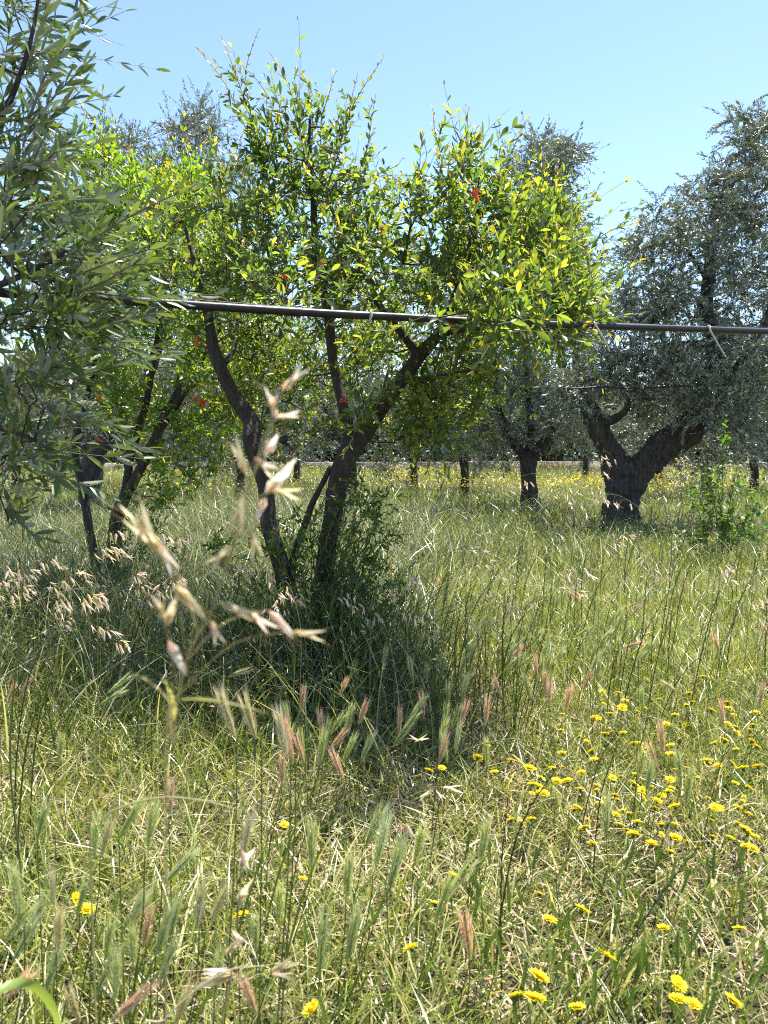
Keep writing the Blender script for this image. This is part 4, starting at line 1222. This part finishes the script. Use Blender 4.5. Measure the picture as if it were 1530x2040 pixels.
ro = np.random.default_rng(77)
SPK = [spikelet_mesh(ro, np.array([.84, .78, .68]), np.array([.62, .45, .26])), spikelet_mesh(ro, np.array([.86, .78, .70]), np.array([.66, .48, .32])), spikelet_mesh(ro, np.array([.74, .68, .46]), np.array([.52, .42, .2]))]


def aim(o, d, roll, s):
    q = Vector(d).to_track_quat('Z', 'Y')
    o.rotation_mode = 'QUATERNION'
    from mathutils import Quaternion
    o.rotation_quaternion = q @ Quaternion((0, 0, 1), roll)
    o.scale = (s,) * 3


def oat(path, spikes, dep, label, group=None, r=(.0016, .0008), size=1.0, ground=True, col=(.30, .30, .14), leaf=None):
    """path: stem in (px, py) from low to high; spikes: (px, py, tip px, tip py) of each spikelet"""
    p = [P(a, b, dep) for a, b in path]
    base = np.array([p[0][0] - .02, dep + .01, float(ground_z(p[0][0] - .02, dep))])
    root = thing('wild_oat', label, 'oat', base, group)
    allp = [base] + p
    g = Geo()
    V, T, Q = tube(allp, np.linspace(r[0], r[1] * .5, len(allp)), 8 * len(allp), 5, cap=False); g.add(V, None, Q, np.array(col))
    st = np.array(resample(allp, np.ones(len(allp)), 60)[0])
    spk = []
    for a, b, c, d in spikes:
        y = dep + ro.normal(0, .025 * dep)
        s0, s1 = P(a, b, y), P(c, d, y + ro.normal(0, .008))
        j = int(np.argmin(np.linalg.norm(st - s0, axis=1) + 0.6 * np.maximum(st[:, 2] - s0[2], 0)))
        j = max(j - 2, 0)
        mid = (st[j] + s0) / 2 + UP * .15 * np.linalg.norm(s0 - st[j])
        V, T, Q = tube([st[j], mid, s0], [r[1] * .45, r[1] * .35, r[1] * .3], 8, 4, cap=False); g.add(V, None, Q, np.array(col))
        spk.append((s0, s1))
    if leaf:
        for a, b, c, d, w in leaf:
            V0, V1 = P(a, b, dep), P(c, d, dep - .03); L_ = np.linalg.norm(V1 - V0)
            y_ = norm(V1 - V0 + UP * .15 * L_); x_ = norm(np.cross(y_, np.array([.2, -.4, .8]))); 
            V, t, q, cc = build_leaves(dict(O=V0[None], X=x_[None], Y=y_[None], Z=np.cross(x_, y_)[None], L=np.array([L_]), W=np.array([w]), C=np.array([[.42, .38, .18]])), leaf_template('full', .25, .02, (1, .85, .5)))
            g.add(V, t, q, cc)
    obj('stem', g.mesh('stem', M_GRASS, base), root)
    for s0, s1 in spk:
        o = obj('spikelet', SPK[ro.integers(3)], root, s0 - base)
        L_ = np.linalg.norm(s1 - s0)
        aim(o, s1 - s0, ro.uniform(0, 6.28), L_ / .0235)
    return root


# the tall one right in front of the lens
oat([(330, 1640), (345, 1500), (352, 1400), (380, 1290), (415, 1235), (450, 1130), (482, 1020), (515, 920), (540, 860), (552, 800), (566, 775)],
    [(562, 778, 606, 735), (548, 835, 540, 775), (550, 832, 592, 825), (540, 870, 530, 905), (535, 905, 548, 872), (508, 912, 545, 942), (490, 945, 468, 885), (528, 985, 580, 930), (535, 975, 592, 985), (530, 990, 512, 1030),
     (486, 985, 470, 1060), (462, 1085, 418, 1130), (500, 1050, 512, 1110), (318, 1098, 262, 1008), (322, 1105, 268, 1042), (312, 1075, 345, 1135), (345, 1165, 402, 1225), (400, 1218, 360, 1175), (438, 1200, 500, 1228), (500, 1222, 538, 1252), (535, 1215, 580, 1262),
     (325, 1235, 315, 1192), (330, 1250, 350, 1190), (335, 1275, 365, 1335), (420, 1235, 436, 1280), (580, 1258, 640, 1268)],
    0.46, 'tall pale wild oat right in front of the lens, large blurred spikelets', r=(.0007, .0006), col=(.42, .36, .18), leaf=[(352, 1395, 520, 1410, .0009), (350, 1420, 300, 1335, .0016), (345, 1440, 352, 1330, .0022)])
oat([(440, 2080), (455, 1980), (468, 1880), (478, 1780), (482, 1700)], [(480, 1690, 492, 1730), (478, 1720, 500, 1700), (472, 1800, 496, 1760), (540, 1935, 585, 1915), (540, 1940, 580, 1945), (470, 1940, 400, 1960), (465, 1935, 410, 1935), (460, 1850, 490, 1885), (450, 1900, 480, 1870)], .85,
    'pale dry wild oat spikelets low at the bottom left of centre', r=(.0013, .0007))
oat([(780, 1640), (800, 1600), (830, 1580), (862, 1572)], [(835, 1475, 815, 1468), (826, 1478, 850, 1468), (862, 1572, 838, 1590), (868, 1575, 885, 1592), (880, 1568, 918, 1572), (800, 1640, 795, 1665), (808, 1640, 822, 1668)], 1.75,
    'small white wild oat spikelets hanging in sun just in front of the middle tree shadow', r=(.0012, .0007))


def panicle(path, n, dep, label, group, size=30, droop=(8, 26)):
    sp = []
    pa = np.array(path, float)
    for k in range(n):
        t = ro.uniform(.45, 1) * (len(pa) - 1); i = min(int(t), len(pa) - 2); f = t - i
        q = pa[i] * (1 - f) + pa[i + 1] * f
        q = q + [ro.normal(3, 9), ro.uniform(*droop)]
        an = ro.normal(1.1, .45)
        L_ = size * ro.uniform(.75, 1.15)
        sp.append((q[0], q[1], q[0] + math.cos(an) * L_, q[1] + math.sin(an) * L_))
    return oat(path, sp, dep, label, group, r=(.0014, .0008), col=(.24, .25, .12))


panicle([(0, 1250), (60, 1205), (120, 1180), (170, 1170), (210, 1168)], 16, 2.3, 'drooping cream wild oat panicle leaning right before the left stems', None, 25)
panicle([(180, 1190), (200, 1080), (230, 1040), (290, 1045), (375, 1055)], 16, 2.8, 'wild oat panicle arching over the foot of the sawn-off stem', None, 19)
panicle([(240, 1240), (215, 1140), (205, 1085), (215, 1070), (240, 1090)], 12, 2.8, 'wild oat panicle hanging against the dark left stem foot', None, 20)
panicle([(860, 1090), (960, 1000), (1010, 960), (1080, 945), (1130, 1000)], 12, 4.2, 'arching wild oat between the pomegranate and the slim olive trunk', None, 12, (2, 14))
panicle([(1330, 1090), (1290, 1030), (1240, 990), (1180, 985), (1120, 1000)], 14, 4.4, 'wild oat arching to the left before the forked olive trunk', None, 12, (2, 14))
panicle([(1180, 1090), (1200, 1000), (1190, 950), (1200, 900), (1215, 905)], 12, 4.4, 'upright wild oat crossing the left half of the forked trunk', None, 12, (2, 16))
panicle([(1420, 1000), (1375, 920), (1362, 895), (1340, 925), (1335, 960)], 10, 4.4, 'bowed wild oat just right of the forked olive trunk', None, 12, (2, 12))
grp = 'wild oats'
for _ in range(48):
    x0 = ro.uniform(0, 480) if ro.uniform() < .4 else ro.uniform(20, 860) if ro.uniform() < .6 else ro.uniform(860, 1530)
    dep = ro.uniform(2.6, 4.6)
    top_ = 890 + (CAM_H - ro.uniform(.45, .72)) * F_PX / dep
    dx = ro.choice([-1, 1]) * ro.uniform(20, 70)
    panicle([(x0, top_ + 130), (x0 + dx * .2, top_ + 50), (x0 + dx * .6, top_), (x0 + dx, top_ + 10), (x0 + dx * 1.5, top_ + 40)], 12, dep,
            'small pale wild oat ' + zone(x0, top_ + 200), grp + ' ' + zone(x0, top_ + 200), 17 * 2.8 / dep)


# ------------------------------------------------------------------ yellow flowers
def flower_head(rng, R=.021):
    """composite head: three whorls of square-ended ray florets, axis +Z"""
    d = {k: [] for k in 'OXYZLWC'}
    for ring, (cnt, lift, ln) in enumerate([(20, .05, 1.0), (16, .25, .8), (11, .6, .5)]):
        for k in range(cnt):
            a = 6.283 * (k + .5 * ring) / cnt + rng.normal(0, .08)
            rd = np.array([math.cos(a), math.sin(a), 0]); y = norm(rd + UP * (lift + rng.normal(0, .08))); x = np.array([-math.sin(a), math.cos(a), 0]); z = np.cross(x, y)
            col = np.array([.74, .62, .020]) * rng.uniform(.85, 1.08) if ring < 2 else np.array([.74, .54, .012])
            for q, v in zip('OXYZLWC', (rd * .0015, x, y, z, R * ln * rng.uniform(.9, 1.05), R * .15, col)): d[q].append(v)
    g = Geo()
    V, t, q, c = build_leaves({k: np.array(v) for k, v in d.items()}, leaf_template('full', .08, .02, (.7, 1.0, 1.0))); g.add(V, t, q, c)
    V, T, Q = tube([(0, 0, -.011), (0, 0, -.006), (0, 0, .001)], [.0028, .0052, .0045], 5, 8); g.add(V, T, Q, np.array([.09, .13, .04]))
    V, T, Q = tube([(0, 0, .0012), (0, 0, .005), (0, 0, .0075)], [.0065, .0055, .002], 5, 8); g.add(V, T, Q, np.array([.74, .52, .012]))
    return g.mesh('flower_head', M_PETAL)


rf = np.random.default_rng(808)
HEADS = [flower_head(rf) for _ in range(4)]
FST = []
for _ in range(3):
    b_ = rf.normal(0, .12, 2)
    V, T, Q = tube([(b_[0], b_[1], 0), (b_[0] * .5, b_[1] * .5, .5), (0, 0, .96)], [.0014, .0012, .0010], 7, 5, cap=False)
    g = Geo(); g.add(V, None, Q, np.array([.11, .15, .05])); FST.append(g.mesh('stem', M_GRASS))
nflow = 0


def flower(px, py, s=1.0, h=None, label=None):
    global nflow
    s *= rf.uniform(.82, 1.1)
    h = h if h is not None else rf.uniform(.13, .22)
    top = PZ(px, py, h); base = np.array([top[0], top[1], float(ground_z(top[0], top[1]))])
    r = thing('yellow_flower', label or 'small yellow flower ' + zone(px, py), 'flower', base, None if label else 'small yellow flowers ' + zone(px, py), 0.0)
    st = obj('stem', FST[rf.integers(3)], r); st.scale = (h - base[2],) * 3
    hd = obj('flower_head', HEADS[rf.integers(4)], r, (0, 0, h - base[2]))
    hd.rotation_euler = (rf.normal(-.18, .28), rf.normal(.12, .3), 0); hd.scale = (s,) * 3
    nflow += 1


big = [(1095, 1832, 1.1, 'yellow flower left of two close neighbours beside the long dark rye spike'), (1160, 1812, 1.05, 'yellow flower at the foot of the drooping dark rye spike'), (1075, 1945, 1.1, 'yellow flower just above the joined pair near the bottom edge'),
       (1028, 1983, 1.0, 'left flower of the joined yellow pair near the bottom edge'), (1066, 1988, 1.25, 'right larger flower of the joined yellow pair near the bottom edge'), (1150, 2006, 1.0, 'yellow flower near the bottom edge right of the joined pair'),
       (1352, 1960, 1.1, 'uppermost yellow flower of the trio at the bottom right'), (1352, 1990, 1.05, 'left lower yellow flower of the trio at the bottom right'), (1382, 2000, .9, 'right lower yellow flower of the trio at the bottom right'), (1460, 1993, .95, 'yellow flower nearest the bottom right corner'),
       (1472, 1850, .9, 'yellow flower near the right edge above the bottom right corner'), (1322, 1848, .9, 'yellow flower right of the drooping rye spike tip'), (1336, 1697, 1.0, 'orange-yellow flower below the dense flower patch'), (172, 1811, 1.15, 'larger of two yellow flowers among blurred barley at lower left'),
       (152, 1790, .8, 'smaller of two yellow flowers among blurred barley at lower left'), (480, 1823, 1.0, 'lone yellow flower below the white oat spikelets at lower left'), (818, 1888, 1.0, 'lone yellow flower near the bottom centre'), (620, 2010, 1.1, 'yellow flower at the bottom edge left of centre'),
       (1210, 1905, 1.05, 'yellow flower right of the dark rye stem near the bottom'), (1074, 1780, .75, 'small orange-yellow flower above the rye-side pair'), (868, 1800, .8, 'small yellow flower beside a leaning green barley ear'), (603, 1750, .7, 'small orange-yellow flower left of centre in dry straw'), (566, 1643, .7, 'small yellow flower in dry straw below the tree shadow')]
for px_, py_, s_, lb in big: flower(px_, py_, s_ * .80, rf.uniform(.15, .20), lb)
for px_, py_ in [(1400, 1348), (1200, 1378), (1232, 1380), (1245, 1396), (1373, 1381), (1375, 1397), (1193, 1432), (1186, 1428), (1216, 1422), (1240, 1410), (1270, 1418), (1312, 1393), (1298, 1396), (1345, 1424), (1335, 1502), (1240, 1460), (1205, 1462),
                 (1283, 1412), (1450, 1400), (1460, 1425), (1418, 1415), (1465, 1448), (1468, 1460), (1450, 1442), (1505, 1420), (1500, 1445), (1498, 1478), (1508, 1487), (1445, 1475), (1275, 1480), (1262, 1482), (1286, 1492), (1336, 1485), (1338, 1502), (1460, 1522),
                 (1430, 1525), (1408, 1515), (1370, 1530), (1372, 1550), (1335, 1553), (1335, 1570), (1178, 1497), (1158, 1538), (1156, 1572), (1110, 1556), (1078, 1550), (1060, 1562), (1072, 1566), (1082, 1580), (1230, 1593), (1240, 1615), (1195, 1600), (1130, 1555),
                 (1465, 1560), (1480, 1530), (1510, 1527), (1490, 1568), (1310, 1595), (1305, 1610), (1280, 1575), (1490, 1620), (1470, 1640), (1055, 1530), (1102, 1530), (880, 1530), (855, 1535), (952, 1510), (968, 1485), (1018, 1515), (985, 1538), (1120, 1500)]:
    flower(px_, py_, rf.uniform(.6, .9))
for _ in range(70):
    flower(rf.normal(1340, 130) if rf.uniform() < .8 else rf.uniform(900, 1530), rf.uniform(1370, 1690), rf.uniform(.4, .75))
for px_, py_ in [(905, 1745), (1260, 1660), (1300, 1680), (1420, 1668), (1500, 1690), (1180, 1680), (1040, 1640), (1430, 1610), (1490, 1660)]: flower(px_, py_, .75)
# far yellow drift below the trees
n = 30000
x, y = wedge(n, 14, 34, rg, 1.5, 1.0)
k = rg.uniform(size=n) < np.where(x > 0, .9, .45) * np.clip(lowf(x, y, .35, 2.0) * 1.6 - .45, 0, .7)
x, y = x[k], y[k]; n = len(x)
O = np.stack([x, y, rg.uniform(.30, .46, n)], 1); a = rg.uniform(0, 6.28, n); Yv = np.stack([np.cos(a), np.sin(a), rg.normal(0, .3, n)], 1); Yv = norm(Yv)
Xv = norm(np.cross(Yv, UP + rg.normal(0, .3, (n, 3)))); Zv = np.cross(Xv, Yv)
V, t, q, c = build_leaves(dict(O=O, X=Xv, Y=Yv, Z=Zv, L=np.full(n, .045), W=np.full(n, .019), C=np.tile([.70, .56, .02], (n, 1)) * rg.uniform(.8, 1.1, (n, 1))), leaf_template('mid', .0, .1))
g = Geo(); g.add(V, t, q, c)
tag(obj('distant_yellow_flowers', g.mesh('distant_yellow_flowers', M_PETAL)), 'yellow drift of far flowers below the olive trees', 'flowers', kind='stuff')


# ------------------------------------------------------------------ canary-grass spikes and rye grass
def spike_mesh(rng):
    """dense cylindrical green spike along +Z, 1 long, made of overlapping scales"""
    d = {k: [] for k in 'OXYZLWC'}
    for k in range(22):
        t = k / 22
        rr = .055 * math.sin(math.pi * min(.95, t * .85 + .12)) ** .6
        for m in range(6):
            a = m * 1.047 + k * .52; rd = np.array([math.cos(a), math.sin(a), 0]); y = norm(rd * .45 + UP); x = np.array([-math.sin(a), math.cos(a), 0])
            for q, v in zip('OXYZLWC', (rd * rr * .5 + UP * t, x, y, np.cross(x, y), .085, .026, np.array([.15, .22, .05]) * rng.uniform(.75, 1.3))): d[q].append(v)
    g = Geo(); V, t, q, c = build_leaves({k: np.array(v) for k, v in d.items()}, leaf_template('mid', .0, .08)); g.add(V, t, q, c)
    return g.mesh('spike', M_GRASS, smooth=False)


rs_ = np.random.default_rng(606)
SPIKES = [spike_mesh(rs_) for _ in range(2)]


def canary(px, py, lean, L_):
    h = rs_.uniform(.10, .2); top = PZ(px, py, h)
    base = np.array([top[0] - .01, top[1] + .02, float(ground_z(top[0], top[1]))])
    r = thing('grass_spike', 'dense cylindrical green spike ' + zone(px, py), 'grass spike', base, 'green cylindrical spikes ' + zone(px, py))
    e = top - base - np.array([math.sin(lean), 0, math.cos(lean)]) * L_ * .5
    s = obj('stalk', STALKS[rs_.integers(4)], r); s.matrix_local = Matrix(((1, 0, e[0], 0), (0, 1, e[1], 0), (0, 0, e[2], 0), (0, 0, 0, 1)))
    o = obj('spike', SPIKES[rs_.integers(2)], r, e); o.rotation_euler = (rs_.normal(0, .15), lean, 0); o.scale = (L_,) * 3


for _ in range(70):
    canary(rs_.uniform(880, 1530), rs_.uniform(1680, 2030), rs_.normal(.15, .25), rs_.uniform(.045, .075))
for _ in range(14):
    canary(rs_.uniform(560, 900), rs_.uniform(1780, 2030), rs_.normal(.1, .25), rs_.uniform(.04, .06))


def rye_mesh(rng, c):
    """thin culm with alternate spikelets on its upper half, height 1 along +Z, slightly bowed"""
    bow = rng.uniform(.05, .3)
    pts = [(0, 0, 0), (bow * .15, 0, .35), (bow * .45, 0, .7), (bow, 0, .97)]
    V, T, Q = tube(pts, [.0044, .0038, .0030, .0012], 14, 4, cap=False); g = Geo(); g.add(V, None, Q, c)
    p, _ = resample(pts, np.ones(4), 60); td = norm(np.gradient(p, axis=0))
    d = {k: [] for k in 'OXYZLWC'}
    for i, k in enumerate(range(30, 60, 2)):
        s = 1 if i % 2 else -1; x0 = norm(np.cross(td[k], [0, 1, .01])); y = norm(td[k] + s * x0 * .22); x = np.array([0, 1., 0]); z = np.cross(x, y)
        for q, v in zip('OXYZLWC', (p[k], norm(np.cross(y, z)), y, z, .05, .0055, c * rng.uniform(.9, 1.3))): d[q].append(v)
    V, t, q, cc = build_leaves({k: np.array(v) for k, v in d.items()}, leaf_template('mid', 0, .05)); g.add(V, t, q, cc)
    return g.mesh('rye_grass', M_GRASS, smooth=False)


RYE = [rye_mesh(rs_, np.array(c)) for c in ((.07, .10, .03), (.08, .11, .035), (.10, .125, .04), (.07, .09, .04))]


def rye(px, py, H, rot, label=None, dep=None, z=0.0, tilt=0.0):
    b = PZ(px, py, 0.0) if dep is None else np.array([P(px, py, dep)[0], dep, 0])
    o = obj('rye_stem', RYE[rs_.integers(4)], None, (b[0], b[1], float(ground_z(b[0], b[1])) - .005))
    o.scale = (H,) * 3; o.rotation_euler = (rs_.normal(0, .08), tilt + rs_.normal(0, .08), rot)
    tag(o, label or 'thin dark rye stem, its foot ' + zone(px, py), 'rye', None if label else 'rye stems ' + zone(px, py))


for px_, py_, H in [(985, 1960, .52), (1000, 1990, .48), (530, 1880, .36), (570, 1900, .33), (1180, 1800, .42), (1260, 1700, .4), (1150, 1700, .42), (1400, 1680, .36), (960, 1560, .5), (905, 1500, .52), (940, 1480, .55), (985, 1450, .55), (880, 1420, .5), (1020, 1450, .5), (1230, 1420, .45), (1330, 1400, .5), (30, 1650, .6), (60, 1700, .55), (35, 1800, .6)]:
    rye(px_, py_, H, rs_.uniform(-.8, .8))
for _ in range(90):
    rye(rs_.uniform(860, 1530), rs_.uniform(1160, 1500), rs_.uniform(.38, .62), rs_.uniform(-1, 1))
for _ in range(50):
    rye(rs_.uniform(0, 860), rs_.uniform(1180, 1560), rs_.uniform(.4, .66), rs_.uniform(-1, 1) + (math.pi if rs_.uniform() < .4 else 0))
rye(1130, 2060, .50, 0.0, 'long dark rye spike bowing right near the bottom right', tilt=.55)


# ------------------------------------------------------------------ a few bowed blades and dry culms
def culm(path, dep, w, col, label, cat, flat=1.0, foot=True, name='dry_culm'):
    """a tapering flattened stem that runs through the given places, its foot on the ground"""
    p = [P(a, b, dep) for a, b in path]
    base = np.array([p[0][0], dep + .01, float(ground_z(p[0][0], dep))])
    pts = ([base] if foot else []) + p
    V, T, Q = tube(pts, np.concatenate([np.linspace(w * .8, w, max(1, len(pts) // 2)), np.linspace(w, w * .25, len(pts) - max(1, len(pts) // 2))]), 8 * len(pts), 6)
    g = Geo(); g.add(V, T, Q, np.array(col))
    return tag(obj(name, g.mesh(name, M_GRASS, base), None, base), label, cat)


culm([(180, 1700), (200, 1635), (250, 1605), (330, 1588), (420, 1598), (480, 1615)], .8, .0012, (.40, .38, .20), 'pale bowed grass culm arching over the lower left grass', 'grass culm')
culm([(1165, 1300), (1190, 1235), (1240, 1165), (1290, 1105)], 3.4, .004, (.62, .56, .38), 'pale dry leaning stem in the open meadow at right', 'dry stem')
bp, br = resample([P(a, b, y) for a, b, y in [(150, 2300, .66), (125, 2080, .64), (104, 2010, .62), (78, 1972, .61), (45, 1958, .60), (8, 1968, .59), (-25, 1992, .58)]], [1, 1, 1, .9, .8, .6, .05], 40)
bt = norm(np.gradient(bp, axis=0)); bsd = norm(np.cross(bt, np.array([.25, 1., -.55]))) * (br * .0052)[:, None]
bnm = np.cross(bt, norm(bsd)) * .0012
V = np.stack([bp - bsd, bp + bnm, bp + bsd], 1).reshape(-1, 3); kk = np.arange(39)[:, None] * 3
Q = np.concatenate([np.concatenate([kk, kk + 1, kk + 4, kk + 3], 1), np.concatenate([kk + 1, kk + 2, kk + 5, kk + 4], 1)])
foot = np.array([bp[0][0], bp[0][1], float(ground_z(bp[0][0], bp[0][1]))])
V[:3, 2] = foot[2] + .001
g = Geo(); g.add(V, None, Q, np.array([.24, .31, .07]))
tag(obj('bowed_grass', g.mesh('bowed_grass', M_GRASS, foot), None, foot), 'broad light green blade bowing over the bottom left corner', 'blade')
culm([(270, 2120), (330, 2030), (400, 1965), (470, 1928), (530, 1925)], .8, .0011, (.52, .46, .32), 'pale dry culm leaning right at the bottom left of centre', 'dry stem')
culm([(40, 1720), (20, 1500), (40, 1250), (50, 1100)], 1.7, .0022, (.14, .17, .06), 'tall straight green stem rising along the left edge', 'grass stem', name='tall_green_grass')
culm([(860, 1700), (900, 1520), (1000, 1475), (1060, 1480), (1120, 1505)], 1.9, .0016, (.14, .17, .05), 'thin green stem bowing right over the left end of the flower patch', 'grass stem', name='tall_green_grass')
